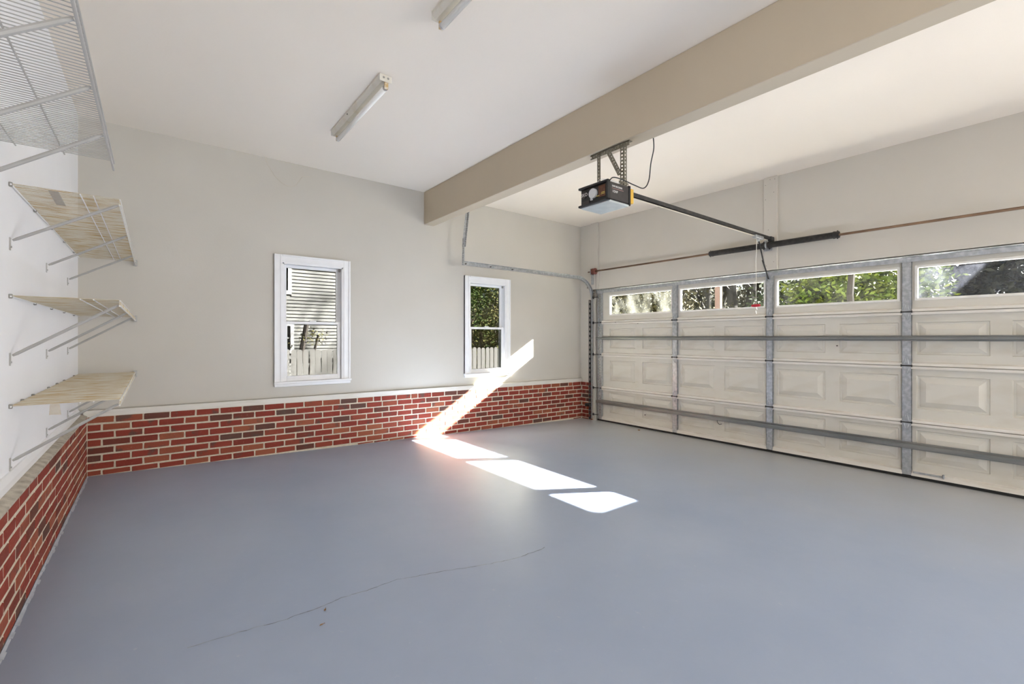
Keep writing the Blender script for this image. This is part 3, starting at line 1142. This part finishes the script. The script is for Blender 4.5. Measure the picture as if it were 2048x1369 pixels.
MB().tube([(SX + .046, 4.94, SZ), (XD - .03, 4.965, .09)], .0022, 5).build('lift_cable', 'dark_steel', tors)

# ================================================================== OPENER
op = tag(empty('garage_door_opener', (2.77, 2.25, BZ)), 'black garage door opener hung from the beam on perforated steel straps', 'door opener')
ox0, ox1, oy0, oy1, oz0, oz1 = 2.555, 2.80, 2.112, 2.388, 2.355, 2.485
body = MB().cbox((ox0 + .012, oy0 + .004, oz0), (ox1 - .012, oy1 - .004, oz1), .006).build('housing', 'opener_case', op)
# end caps: thick rims with a recessed face
def end_cap(xa, xb, rec):
    m = MB()
    t = .014
    m.cbox((xa, oy0 - .002, oz1 - t + .006), (xb, oy1 + .012, oz1 + .008), .004)
    m.cbox((xa, oy0 - .002, oz0 - .012), (xb, oy1 + .012, oz0 + t - .010), .004)
    m.cbox((xa, oy0 - .002, oz0 - .010), (xb, oy0 + .014, oz1 + .006), .004)
    m.cbox((xa + rec, oy0, oz0 - .006), (xb, oy1, oz1), .002)
    return m.build('end_cap', 'opener_end', op)


capf = end_cap(ox0 - .016, ox0 + .014, .022)
end_cap(ox1 - .014, ox1 + .004, .004)
fx = ox0 + .006
MB().tube([(fx - .016, 2.262, 2.425), (fx, 2.262, 2.425)], .036, 24).tube([(fx - .018, 2.252, 2.443), (fx - .015, 2.252, 2.443)], .007, 10).build('round_cap', 'cap_white', capf)
MB().cbox((fx - .006, 2.268, 2.378), (fx, 2.292, 2.40), .003).build('cap_neck', 'cap_white', capf)
MB().cbox((fx - .003, 2.150, 2.385), (fx, 2.215, 2.470), .001).build('warning_label', 'brown_label', capf)
MB().box((fx - .004, 2.153, 2.402), (fx, 2.190, 2.406)).box((fx - .004, 2.155, 2.412), (fx, 2.187, 2.417)).box((fx - .004, 2.205, 2.396), (fx, 2.235, 2.400)).build('label_print', 'print_yellow', capf)
m = MB()
m.tube([(fx - .006, 2.355, 2.435), (fx, 2.355, 2.435)], .027, 20)
m.build('button', 'opener_case', capf)
MB().cbox((fx - .010, 2.30, 2.355), (fx, 2.375, 2.385), .004).build('terminal_block', 'opener_case', capf)
text_mesh('SKO', 'logo', 'print_white', capf, .034, (fx - .0065, 2.383, 2.423), (R(90), 0, R(-90)))
# lettering on the side
text_mesh('SAFE RECEIVER', 'lettering', 'print_white', body, .0175, (2.592, oy0 + .003, 2.448), (R(90), 0, 0))
MB().box((2.592, oy0 + .0025, 2.436), (2.722, oy0 + .005, 2.4385)).build('print_line', 'print_pink', body)
text_mesh('1/2HP', 'lettering', 'print_white', body, .025, (2.594, oy0 + .003, 2.408), (R(90), 0, 0))
# pale lens under the housing
MB().prism([(ox0 + .004, oy0 + .004, oz0 - .006), (ox1 - .004, oy0 + .004, oz0 - .006), (ox1 - .010, oy0 + .010, oz0 - .018), (ox0 + .012, oy0 + .010, oz0 - .018)], (0, oy1 - oy0 - .008, 0)).build('lens', 'lens_grey', op)
MB().cbox((ox1 + .003, oy0 - .002, oz0 + .010), (ox1 + .038, oy0 + .030, oz1 - .012), .003).build('warning_tag', 'yellow_label', op)
# perforated straps
HX = 2.768
m = MB().perf((HX, 2.085, BZ - .0045), (HX, 2.462, BZ - .0045), (1, 0, 0), .036, .004, pitch=.027).perf((HX - .018, 2.085, BZ - .021), (HX - .018, 2.462, BZ - .021), (0, 0, 1), .036, .004, pitch=.027)
m.build('mounting_angle', 'perforated_steel', op)
m = MB().perf((HX - .013, 2.380, BZ - .02), (HX - .013, 2.380, oz1), (0, 1, 0), .030, .003, pitch=.027).perf((HX, 2.396, BZ - .02), (HX, 2.396, oz1), (1, 0, 0), .030, .003, pitch=.027)
m.build('hanging_strap', 'perforated_steel', op)
m = MB().perf((HX - .013, 2.155, BZ - .02), (HX - .013, 2.155, oz1 + .01), (0, 1, 0), .034, .003, pitch=.027).perf((HX + .003, 2.138, BZ - .02), (HX + .003, 2.138, oz1 + .01), (1, 0, 0), .034, .003, pitch=.027)
m.build('hanging_strap', 'perforated_steel', op)
m = MB().perf((HX - .024, 2.285, BZ - .015), (HX - .024, 2.168, oz1 + .10), (0, 1, 0), .036, .003, pitch=.027).perf((HX - .008, 2.300, BZ - .018), (HX - .008, 2.183, oz1 + .10), (1, 0, 0), .030, .003, pitch=.027)
m.build('diagonal_strap', 'perforated_steel', op)
m = MB().perf((HX - .075, 2.135, oz1 + .014), (HX + .035, 2.135, oz1 + .014), (0, 0, 1), .036, .003, pitch=.027)
m.box((HX - .075, 2.13, oz1), (HX + .035, 2.17, oz1 + .003))
m.build('foot_angle', 'perforated_steel', op)
# rail to the wall with trolley and arm
RY, RZ = 2.252, 2.505
MB().box((ox1 - .06, RY - .012, RZ - .024), (ox1 + .02, RY + .012, RZ + .004)).sweep([((x, RY, RZ), (0, 1, 0), (0, 0, 1)) for x in (ox1 - .02, 5.62)],
     [(-.013, -.018), (-.013, .013), (.013, .013), (.013, -.018), (.009, -.018), (.009, .009), (-.009, .009), (-.009, -.018)]).build('rail', 'dark_steel', op)
MB().tube([(ox1 + .02, RY, RZ - .030), (5.25, RY, RZ - .026)], .0045, 8).build('drive_screw', 'string_wall', op)
MB().cbox((5.56, RY - .02, RZ - .03), (5.645, RY + .02, RZ + .02), .004).build('header_bracket', 'dark_steel', op)
MB().cbox((5.17, RY - .024, RZ - .050), (5.36, RY + .024, RZ - .014), .006).tube([(5.27, RY, RZ - .05), (5.27, RY, RZ - .075)], .018, 10).build('trolley', 'galvanized', op)
m = MB().prism([(5.285, RY + .004, 2.455), (5.305, RY + .004, 2.455), (5.51, 2.285, 2.215), (5.49, 2.285, 2.215)], (0, .008, 0))
m.prism([(5.46, 2.287, 2.245), (5.49, 2.287, 2.245), (5.69, 2.306, 2.045), (5.665, 2.306, 2.045)], (0, .008, 0))
m.build('arm', 'dark_steel', op)
# mains cord hanging from the beam
def bez(pts, n=10):
    out = []
    P = [Vector(p) for p in pts]
    for k in range(len(P) - 1):
        p0, p1, p2, p3 = P[max(k - 1, 0)], P[k], P[k + 1], P[min(k + 2, len(P) - 1)]
        for j in range(n):
            t = j / n
            out.append(0.5 * ((2 * p1) + (-p0 + p2) * t + (2 * p0 - 5 * p1 + 4 * p2 - p3) * t * t + (-p0 + 3 * p1 - 3 * p2 + p3) * t ** 3))
    out.append(P[-1])
    return out


cd = bez([(2.57, 2.12, oz1), (2.60, 2.11, oz1 + .028), (2.68, 2.09, oz1 + .022), (2.78, 2.06, oz1 - .005), (2.88, 2.05, oz1 - .008), (2.935, 2.045, oz1 + .06), (2.925, 2.02, oz1 + .18), (2.91, 1.985, BZ - .06), (2.873, 1.965, BZ + .02)])
MB().tube(cd, .0042, 7).build('power_cord', 'cord_dark', op, True)
cd = bez([(2.58, 2.26, oz1), (2.585, 2.235, oz1 + .035), (2.60, 2.20, oz1 + .040), (2.64, 2.15, oz1 + .022), (2.70, 2.13, oz1 + .010)])
MB().tube(cd, .0018, 5).build('signal_wire', 'cap_white', op, True)
# release cord
rel = tag(empty('release_cord', (5.19, RY, 2.43)), 'red release handle hanging on a cord below the opener rail', 'pull handle')
MB().tube([(5.235, RY, RZ - .05), (5.217, RY - .004, 2.32), (5.213, RY, 2.22), (5.217, RY - .002, 1.98), (5.213, RY, 1.72)], .0035, 6).build('cord', 'cord_white', rel)
m = MB()
prof = [(-.048, .006), (-.040, .013), (-.020, .015), (0, .017), (.020, .015), (.040, .013), (.048, .006)]
m.tube([(5.213, RY + a, 1.712) for a, r_ in prof], .012, 12, radii=[r_ for a, r_ in prof])
m.build('handle', 'red_plastic', rel, True)
MB().tube([(5.213, RY, 1.70), (5.210, RY - .012, 1.668), (5.215, RY + .004, 1.655), (5.212, RY - .006, 1.62)], .0035, 6).build('knot', 'cord_white', rel)
MB().tube([(5.213, RY, 1.985), (5.220, RY - .02, 1.96), (5.214, RY + .022, 1.955), (5.210, RY, 1.995)], .004, 6).build('knot', 'cord_white', rel)

# ================================================================== FLUORESCENT LIGHTS
def fixture(y0, y1, label):
    root = tag(empty('fluorescent_light', (1.30, (y0 + y1) / 2, ZC)), label, 'ceiling light', 'bare-tube strip lights on the ceiling')
    xa, xb = 1.258, 1.345
    m = MB().prism([(xa, y0, ZC), (xa, y0, ZC - .018), (xa + .020, y0, ZC - .045), (xb - .020, y0, ZC - .045), (xb, y0, ZC - .018), (xb, y0, ZC)], (0, y1 - y0, 0))
    m.build('channel', 'fixture_metal', root)
    for y, s in ((y0, -1), (y1, 1)):
        e = MB().cbox((xa - .003, y - .004 if s < 0 else y - .002, ZC - .052), (xb + .003, y + .002 if s < 0 else y + .004, ZC - .001), .002).build('end_plate', 'fixture_metal', root)
        MB().tube([(1.285, y + s * .002, ZC - .024), (1.285, y + s * .006, ZC - .024)], .008, 8).tube([(1.318, y + s * .002, ZC - .024), (1.318, y + s * .006, ZC - .024)], .008, 8).build('knockout', 'clip_grey', e)
        MB().cbox((1.296, y - s * .020, ZC - .094), (1.324, y - s * .004, ZC - .046), .003).build('lamp_socket', 'lamp_socket', root)
    ya, yb = y0 + .022, y1 - .022
    tb = MB().tube([(1.31, ya + .012, ZC - .079), (1.31, yb - .012, ZC - .079)], .019, 18).build('tube', 'tube_glass', root, True)
    MB().tube([(1.31, ya, ZC - .079), (1.31, ya + .013, ZC - .079)], .0195, 16).build('tube_cap', 'tube_end', tb)
    MB().tube([(1.31, yb - .013, ZC - .079), (1.31, yb, ZC - .079)], .0195, 16).build('tube_cap', 'tube_end', tb)
    MB().tube([(xa - .002, y0 + .62 * (y1 - y0), ZC - .022), (xa + .004, y0 + .62 * (y1 - y0), ZC - .022)], .006, 8).build('screw', 'nail_dark', root)
    return root


fixture(3.108, 4.235, 'unlit fluorescent strip light in the middle of the ceiling')
fixture(1.22, 2.335, 'unlit fluorescent strip light cut by the top of the frame')

# ================================================================== WIRE SHELVES
def wire_shelf(y0, y1, z, braces, label, deck_mat, rods, lip_down, x1=-.136, pitch=.0185, clips=(), drop=0.26, tag_spec=None):
    root = tag(empty('wire_shelf', (XL, (y0 + y1) / 2, z)), label, 'shelf', 'ventilated wire shelves on the left wall')
    m = MB()
    r_ = .00165
    y = y0 + .004
    while y <= y1 - .003:
        # deck wire bends down over the front rod into the lip
        m.tube([(XL + .006, y, z), (x1 - .003, y, z), (x1, y, z - .004), (x1, y, z - lip_down)], r_, 4, cap=False)
        y += pitch
    dw = m.build('deck_wires', deck_mat, root)
    dw['kind'] = 'stuff'
    r2 = .0032
    rod_m = 'white_trim' if deck_mat == 'wire_rusted' else 'wire_white'
    lip_m = 'door_window_frame' if deck_mat == 'wire_rusted' else 'wire_white'
    MB().tube([(x1 + .002, y0, z - .004), (x1 + .002, y1, z - .004)], r2, 8).build('front_rod', lip_m, root)
    MB().tube([(x1 + .001, y0, z - lip_down), (x1 + .001, y1, z - lip_down)], r2 + .0006, 8).build('lip_rod', lip_m, root)
    MB().tube([(XL + .008, y0, z - .003), (XL + .008, y1, z - .003)], r2, 8).build('back_rod', rod_m, root)
    for x in rods:
        MB().tube([(x, y0, z - .004), (x, y1 if len(rods) == 2 and y1 > 4 else y1, z - .004)], r2 - .0005, 6).build('support_rod', rod_m, root)
    for by, fy, fz in braces:
        # tubular brace, flattened where it meets the wall plate and the lip
        p0, p1 = Vector((XL + .010, fy, fz)), Vector((x1 - .006, by, z - lip_down + .004))
        mm = MB().tube([p0, p0.lerp(p1, .04), p0.lerp(p1, .95), p1], .0065, 8, radii=[.0045, .0070, .0070, .0045])
        br = mm.build('brace', 'brace_white', root)
        MB().cbox((XL, fy - .008, fz - .045), (XL + .004, fy + .008, fz + .012), .001).tube([(XL + .003, fy, fz - .030), (XL + .008, fy, fz - .030)], .0045, 6).build('wall_plate', 'wire_white', br)
    for cy in clips:
        MB().cbox((XL, cy - .006, z - .012), (XL + .012, cy + .006, z + .008), .002).build('wall_clip', 'clip_grey', root)
    # end bracket against the far wall
    if y1 > 5.2:
        MB().cbox((x1 - .012, YB - .030, z - lip_down - .012), (x1 + .014, YB - .001, z + .014), .003).build('end_bracket', 'wire_white', root)
    if tag_spec:
        xa, xb, ya, dz = tag_spec
        if dz:
            MB().prism([(xa, ya, z), (xb, ya, z), (xb + .006, ya, z - dz), (xa - .003, ya, z - dz + .002)], (0, .0012, 0)).build('paper_tag', 'tag_paper', root)
        else:
            MB().prism([(xa, ya, z - .006), (xb, ya, z - .006), (xb - .008, ya + .30, z - .006), (xa - .008, ya + .30, z - .006)], (0, 0, .001)).build('paper_tag', 'tag_paper', root)
    return root


wire_shelf(0.35, 2.535, 2.092, ((1.395, 1.395, 1.80), (1.745, 1.745, 1.80), (2.13, 2.13, 1.80)),
           'clean white wire shelf nearest the viewer, cut by the frame top', 'wire_white', (-.283, -.417), .034, clips=(.6, 1.0, 1.5, 2.0, 2.5))
LB = ((2.995, 2.985, 1.79), (3.86, 3.86, 1.79), (4.76, 4.70, 1.79))
wire_shelf(2.965, 5.285, 2.040, [(b, f, 1.79) for b, f, _ in LB], 'rust-stained wire shelf, topmost of the three in the far corner', 'wire_rusted', (-.278, -.231), .030, clips=(2.972, 3.5, 4.0, 4.5, 5.0), tag_spec=(-.386, -.352, 2.968, 0))
wire_shelf(2.965, 5.285, 1.540, [(b, f, 1.272) for b, f, _ in LB], 'rust-stained wire shelf, middle of the three in the far corner', 'wire_rusted', (-.278, -.231), .030, clips=(2.972, 3.5, 4.0, 4.5, 5.0))
wire_shelf(2.965, 5.285, 1.047, [(b, f, 0.80) for b, f, _ in LB], 'rust-stained wire shelf, lowest of the three, just above the brick', 'wire_rusted', (-.278, -.231), .030, clips=(2.972, 3.2, 3.45, 3.9, 4.2, 4.5, 5.0), tag_spec=(-.378, -.347, 2.955, .052))

# ================================================================== SMALL THINGS
cd = bez([(0.905, YB - .004, ZC - .002), (0.93, YB - .006, 3.17), (1.00, YB - .006, 3.06), (1.095, YB - .006, 2.99), (1.19, YB - .006, 3.00), (1.25, YB - .006, 3.09), (1.28, YB - .006, 3.12), (1.35, YB - .004, 3.13)])
tag(MB().tube(cd, .0018, 5).build('string', 'string_wall'), 'thin loose string hanging on the far wall below the ceiling', 'string')


def leaf(x, y, s, ang, label):
    z = floor_z(x) + .003
    m = MB()
    pr = [(-1, 0), (-.6, .32), (-.1, .45), (.4, .32), (1, 0), (.4, -.30), (-.1, -.42), (-.6, -.3)]
    i = 0
    pts = []
    for a, b in pr:
        xx, yy = x + s * (a * math.cos(ang) - b * math.sin(ang)), y + s * (a * math.sin(ang) + b * math.cos(ang))
        pts.append((xx, yy, z + s * (.35 * abs(b) + .12 * a * a)))
    c = (x, y, z)
    m.v = [c] + pts + [(p[0], p[1], p[2] + .0012) for p in [c] + pts]
    n = len(pts)
    for k in range(n):
        j = (k + 1) % n
        m.f.append((0, 1 + k, 1 + j))
        m.f.append((n + 1, n + 2 + j, n + 2 + k))
        m.f.append((1 + k, n + 2 + k, n + 2 + j, 1 + j))
    m.tube([(x + s * math.cos(ang), y + s * math.sin(ang), z + .002), (x + 1.6 * s * math.cos(ang), y + 1.6 * s * math.sin(ang), z + .001)], .0012, 4)
    tag(m.build('dry_leaf', 'dry_leaf'), label, 'leaf', 'dry leaves on the floor')


leaf(5.53, 4.02, .045, .6, 'curled brown dry leaf on the floor near the garage door')
leaf(0.594, 2.09, .010, 1.1, 'tiny brown leaf scrap just in front of the floor crack')
leaf(0.551, 1.988, .009, .2, 'tiny brown leaf scrap farther in front of the floor crack')

# ================================================================== OUTDOORS
GZ = -0.42
tag(MB().box((-40, -40, GZ - .2), (70, 60, GZ)).build('ground', 'ground'), 'grass and leaf litter outside', 'ground', kind='structure')
tag(MB().prism([(5.90, -1.2, GZ), (14, -1.2, GZ), (14, -1.2, GZ + .02), (5.90, -1.2, -.02)], (0, 7, 0)).build('driveway', 'concrete_outside'), 'concrete driveway outside the garage door', 'driveway', kind='structure')

# sided house seen through the first window
HY = 14.0
house = tag(empty('neighbor_house', (1.0, HY + 3, GZ)), 'pale lap-sided house seen through the left window', 'house')
hx0, hx1, hz1 = -6.0, 5.6, 5.2
wins = [(1.55, 2.965, 2.70, 4.2), (1.55, 3.03, 1.02, 1.70)]
MB().box((hx0, HY + .03, GZ), (hx1, HY + 7, hz1)).build('wall_body', 'siding', house)
bm_ = mesh_only(MB().prism([(0, -.030, -.001), (0, .03, -.001), (0, .03, .103), (0, 0, .103)], (1, 0, 0)), 'siding_board', 'siding')
z = GZ
while z < hz1 - .05:
    spans = [(hx0, hx1)]
    for (a, b, c, d) in wins:
        if z + .1 > c - .1 and z < d + .1:
            spans = [(hx0, a - .09), (b + .09, hx1)]
    for a, b in spans:
        inst(bm_, 'siding_board', house, (a, HY, z), (b - a, 1, 1))
    z += .0988
for (a, b, c, d) in wins:
    m = MB().box((a - .09, HY - .03, c - .1), (a, HY + .05, d + .1)).box((b, HY - .03, c - .1), (b + .09, HY + .05, d + .1)).box((a, HY - .03, d), (b, HY + .05, d + .1)).box((a, HY - .04, c - .1), (b, HY + .05, c))
    fr_ = m.build('window', 'white_trim', house)
    MB().box((a, HY + .01, c), (b, HY + .02, d)).build('pane', 'house_glass', fr_)
    MB().box((a, HY - .005, (c + d) / 2 - .02), (b, HY + .03, (c + d) / 2 + .02)).build('mullion', 'white_trim', fr_)
MB().prism([(hx0 - .3, HY - .5, hz1), (hx0 - .3, HY + 7.5, hz1), (hx0 - .3, HY + 3.5, hz1 + 2.6)], (hx1 - hx0 + .6, 0, 0)).build('roof', 'roof_shingle', house)

# picket fence running at an angle behind the garage
fa = Vector((0.2, 9.95, 0))
fb = Vector((9.2, 8.68, 0))
ft = (fb - fa)
FL = ft.length
ft.normalize()
fang = math.atan2(ft.y, ft.x)
fence = tag(empty('picket_fence', (fa.x, fa.y, GZ)), 'weathered white dog-ear picket fence outside the windows', 'fence')
pk = MB().prism([(-.049, 0, 0), (.049, 0, 0), (.049, 0, 1.510), (.026, 0, 1.55), (-.026, 0, 1.55), (-.049, 0, 1.510)], (0, .018, 0))
pk_me = mesh_only(pk, 'picket', 'picket_white')
s = .05
while s < FL:
    p = fa + ft * s
    inst(pk_me, 'picket', fence, (p.x, p.y, GZ), (rng.uniform(.96, 1.02), 1, rng.uniform(.992, 1.004)), (0, rng.uniform(-.006, .006), fang))
    s += .113
nrm = Vector((-ft.y, ft.x, 0))
for hz in (0.0, .85):
    a, b = fa + nrm * .03, fb + nrm * .03
    MB().prism([(a.x, a.y, hz), (b.x, b.y, hz), (b.x, b.y, hz + .08), (a.x, a.y, hz + .08)], nrm * .035).build('fence_rail', 'picket_white', fence)


# trees
def crown_mesh(m, c, rad, n, size, rg, clumps=14):
    cl = []
    for k in range(clumps):
        while True:
            p = Vector((rg.uniform(-1, 1), rg.uniform(-1, 1), rg.uniform(-1, 1)))
            if p.length < 1:
                break
        cl.append((p, rg.uniform(.28, .55)))
    for k in range(n):
        p, rr = rg.choice(cl)
        q = Vector((rg.gauss(0, .5), rg.gauss(0, .5), rg.gauss(0, .5))) * rr + p
        w = Vector((c[0] + q.x * rad[0], c[1] + q.y * rad[1], c[2] + q.z * rad[2]))
        a = Vector((rg.gauss(0, 1), rg.gauss(0, 1), rg.gauss(0, .7))).normalized()
        b = a.cross(Vector((rg.gauss(0, 1), rg.gauss(0, 1), rg.gauss(0, 1)))).normalized()
        s_ = size * rg.uniform(.6, 1.3)
        m.quad(w - a * s_, w + b * s_ * .45, w + a * s_, w - b * s_ * .45)


def branch(m, p, d, L, r, depth, rg, spread=.6, n=5):
    q = p + d * L
    mid = p.lerp(q, .5) + Vector((rg.gauss(0, 1), rg.gauss(0, 1), rg.gauss(0, .4))) * L * .06
    m.tube([p, mid, q], r, n, cap=False, radii=[r, r * .8, r * .6])
    if depth > 0:
        for k in range(rg.choice((2, 3, 3))):
            dd = (d + Vector((rg.gauss(0, spread), rg.gauss(0, spread), rg.uniform(-.1, .5) * spread))).normalized()
            st = p.lerp(q, rg.uniform(.45, 1.0))
            branch(m, st, dd, L * rg.uniform(.55, .8), r * .52, depth - 1, rg, spread, max(3, n - 1))


def tree(name, x, y, label, cat, group, trunk_h, trunk_r, depth, bark, leaf_m=None, cz=None, rad=None, n=0, size=.06, seed=0, spread=.55, lean=(0, 0)):
    rg = random.Random(seed)
    root = tag(empty(name, (x, y, GZ)), label, cat, group)
    m = MB()
    branch(m, Vector((x, y, GZ)), Vector((lean[0], lean[1], 1)).normalized(), trunk_h, trunk_r, depth, rg, spread, 8)
    m.build('trunk', bark, root)
    if leaf_m:
        m = MB()
        crown_mesh(m, (x, y, cz), rad, n, size, rg)
        o = m.build('foliage', leaf_m, root)
        o['kind'] = 'stuff'
    return root


G1 = 'shrubs behind the fence'
# pruned small trees between the fence and the house
tree('young_tree', 2.62, 10.6, 'thick pruned trunk in front of the sided house', 'tree', G1, 2.08, .085, 0, 'bark_grey', 'leaf_olive', 1.40, (.20, .12, .18), 50, .03, 11)
tree('young_tree', 2.84, 10.9, 'short leafy trunk right of the thick pruned trunk', 'tree', G1, 1.85, .045, 0, 'bark_grey', 'leaf_olive', 1.38, (.25, .2, .25), 120, .03, 12, lean=(.06, 0))
tree('young_tree', 3.05, 10.7, 'slanting bare trunk at the right of the left window view', 'tree', G1, 2.0, .045, 0, 'bark_grey', 'leaf_olive', 1.5, (.16, .2, .22), 30, .025, 13, lean=(.20, 0))
tree('young_tree', 2.12, 10.9, 'leafy shrub in front of the house window', 'tree', G1, 1.75, .05, 0, 'bark_grey', 'leaf_olive', 1.35, (.3, .3, .3), 140, .03, 14)
G2 = 'trees behind the right window'
tree('leafy_tree', 10.4, 15.2, 'green leafy tree filling the right window', 'tree', G2, 2.0, .11, 3, 'bark_pale', 'leaf_olive', 2.4, (1.6, 1.2, 1.9), 3000, .07, 21)
tree('leafy_tree', 9.2, 14.6, 'tree with pale twisted branches left in the right window', 'tree', G2, 1.6, .08, 4, 'bark_pale', 'leaf_green', 2.6, (1.1, 1.0, 1.8), 1300, .07, 22)
tree('leafy_tree', 12.2, 16.6, 'darker green tree right in the right window', 'tree', G2, 2.4, .14, 3, 'bark_grey', 'leaf_green', 2.5, (1.9, 1.4, 2.4), 3000, .08, 23)
tree('leafy_tree', 12.4, 20.0, 'farthest olive tree behind the right window', 'tree', G2, 2.6, .14, 3, 'bark_grey', 'leaf_olive', 3.0, (3.2, 1.4, 3.0), 4500, .10, 24)
tree('leafy_tree', 17.0, 22.0, 'far green tree at the edge of the right window', 'tree', G2, 2.6, .14, 2, 'bark_grey', 'leaf_green', 3.0, (3.2, 1.4, 3.0), 3600, .10, 25)

G3 = 'trees beyond the driveway'
# leftmost pane: pale reeds
tree('reed_clump', 12.6, 8.9, 'pale reedy thicket behind the leftmost door window', 'shrub', G3, 1.6, .03, 2, 'bark_pale_dimmed', 'reed_dry', 2.3, (1.3, 1.5, 1.5), 6500, .09, 31)
tree('reed_clump', 14.2, 11.6, 'pale reedy thicket farther left behind the door', 'shrub', G3, 1.6, .03, 2, 'bark_pale_dimmed', 'reed_dry', 2.6, (1.5, 1.7, 1.7), 3600, .09, 32)
# second pane: bare woods
bare = [(17.5, 10.6, .16, 41, 'leafless trunk at the left end of the second door window'),
        (19.5, 9.9, .20, 42, 'leafless trunk just right of the brown post beyond the door'),
        (18.2, 8.9, .26, 43, 'thickest leafless trunk in the middle of the second door window'),
        (20.0, 8.5, .22, 45, 'leafless trunk right of the thickest trunk beyond the door'),
        (17.0, 7.2, .15, 46, 'leafless trunk at the right end of the second door window'),
        (23.5, 12.6, .2, 48, 'farthest leafless trunk behind the second door window')]
for x, y, r_, sd, lb in bare:
    tree('bare_tree', x, y, lb, 'tree', 'bare trunks behind the second door window', 6.0, r_, 3, 'bark_grey_dimmed', seed=sd, spread=.7)
tree('bare_tree', 16.0, 9.4, 'brushy leafless undergrowth behind the second door window', 'tree', G3, 1.6, .03, 4, 'bark_pale_dimmed', 'leaf_olive_dimmed', 2.4, (1.6, 1.9, 1.4), 1500, .07, 49, spread=.9)
tree('leafy_tree', 28.0, 13.5, 'distant olive tree behind the bare trunks', 'tree', G3, 4, .3, 2, 'bark_grey_dimmed', 'leaf_olive_dimmed', 3.8, (2.5, 4.2, 3.4), 5200, .16, 50)
tree('leafy_tree', 26.0, 20.0, 'distant olive tree behind the reeds', 'tree', G3, 4, .3, 2, 'bark_grey_dimmed', 'leaf_olive_dimmed', 3.8, (2.5, 4.2, 3.4), 5200, .16, 51)
tree('leafy_tree', 33.0, 8.5, 'distant green tree behind the lime shrubs', 'tree', G3, 4, .3, 2, 'bark_grey_dimmed', 'leaf_green_dimmed', 4.2, (2.5, 4.0, 3.6), 5000, .17, 52)
# third pane: bright shrub
tree('spring_shrub', 14.0, 3.9, 'bright yellow-green shrub filling the third door window', 'shrub', G3, 1.7, .05, 3, 'bark_grey_dimmed', 'leaf_yellow_green', 2.15, (1.3, 1.25, 1.5), 7500, .08, 61)
tree('spring_shrub', 14.8, 5.1, 'green shrub at the left of the third door window', 'shrub', G3, 1.6, .05, 3, 'bark_pale_dimmed', 'leaf_green_dimmed', 2.3, (1.3, 1.3, 1.5), 4500, .08, 62)
tree('spring_shrub', 15.6, 3.1, 'lime shrub at the right of the third door window', 'shrub', G3, 1.7, .05, 2, 'bark_grey_dimmed', 'leaf_yellow_green', 2.5, (1.2, 0.9, 1.7), 4500, .08, 63)
tree('spring_shrub', 18.5, 5.2, 'deep green shrub behind the bright yellow-green one', 'shrub', G3, 2.0, .05, 2, 'bark_grey_dimmed', 'leaf_green_dimmed', 2.7, (1.3, 2.4, 2.0), 4500, .10, 65)
tree('bare_tree', 12.6, 3.15, 'straight grey trunk standing in front of the lime shrub', 'tree', G3, 6.0, .085, 1, 'bark_grey_dimmed', seed=64)
# fourth pane: hazy grey trees and a roof
tree('leafy_tree', 24.0, 3.2, 'silvery grey tree at the left of the fourth door window', 'tree', G3, 4.0, .25, 3, 'bark_grey_dimmed', 'leaf_silver', 4.2, (2.0, 2.4, 2.6), 5500, .14, 71)
tree('leafy_tree', 26.0, 0.6, 'silvery grey tree at the right of the fourth door window', 'tree', G3, 5.0, .35, 3, 'bark_grey_dimmed', 'leaf_silver', 5.0, (2.0, 2.6, 2.6), 5500, .14, 72)
tree('leafy_tree', 42.0, 4.0, 'far grey-green tree behind the dark roof', 'tree', G3, 5.0, .35, 2, 'bark_grey_dimmed', 'leaf_silver', 5.0, (2.0, 4.5, 3.6), 5500, .2, 73)
tree('leafy_tree', 43.0, -4.0, 'far grey-green tree at the right edge of the view', 'tree', G3, 5.0, .35, 2, 'bark_grey_dimmed', 'leaf_silver', 5.0, (2.0, 4.5, 3.6), 4500, .2, 74)
hs = tag(empty('gabled_house', (31, 2.0, GZ)), 'low dark-roofed house with white gables behind the fourth door window', 'house')
MB().box((30, -2.5, GZ), (35, 4.6, 2.2)).build('wall_body', 'siding', hs)
MB().prism([(29.6, -3, 2.2), (35.4, -3, 2.2), (32.5, -3, 4.3)], (0, 8.0, 0)).build('roof', 'roof_shingle', hs)
gb = MB().prism([(29.3, 1.35, 2.7), (29.3, 2.35, 2.7), (29.3, 1.85, 3.5)], (1.2, 0, 0))
gb.build('gable', 'white_trim', hs)
gb = MB().prism([(29.3, .2, 2.7), (29.3, .95, 2.7), (29.3, .55, 3.25)], (1.2, 0, 0))
gb.build('gable', 'white_trim', hs)
# brown post with pale edges beyond the second pane
po = tag(empty('porch_post', (9.0, 4.62, GZ)), 'brown wooden post seen through the second door window', 'post')
MB().cbox((8.95, 4.575, GZ), (9.05, 4.665, 3.6), .005).build('shaft', 'post_brown', po)
MB().box((8.96, 4.667, GZ), (9.05, 4.674, 3.6)).build('edge_strip', 'bark_pale_dimmed', po)
MB().box((8.96, 4.566, GZ), (9.05, 4.573, 3.6)).build('edge_strip', 'bark_pale_dimmed', po)
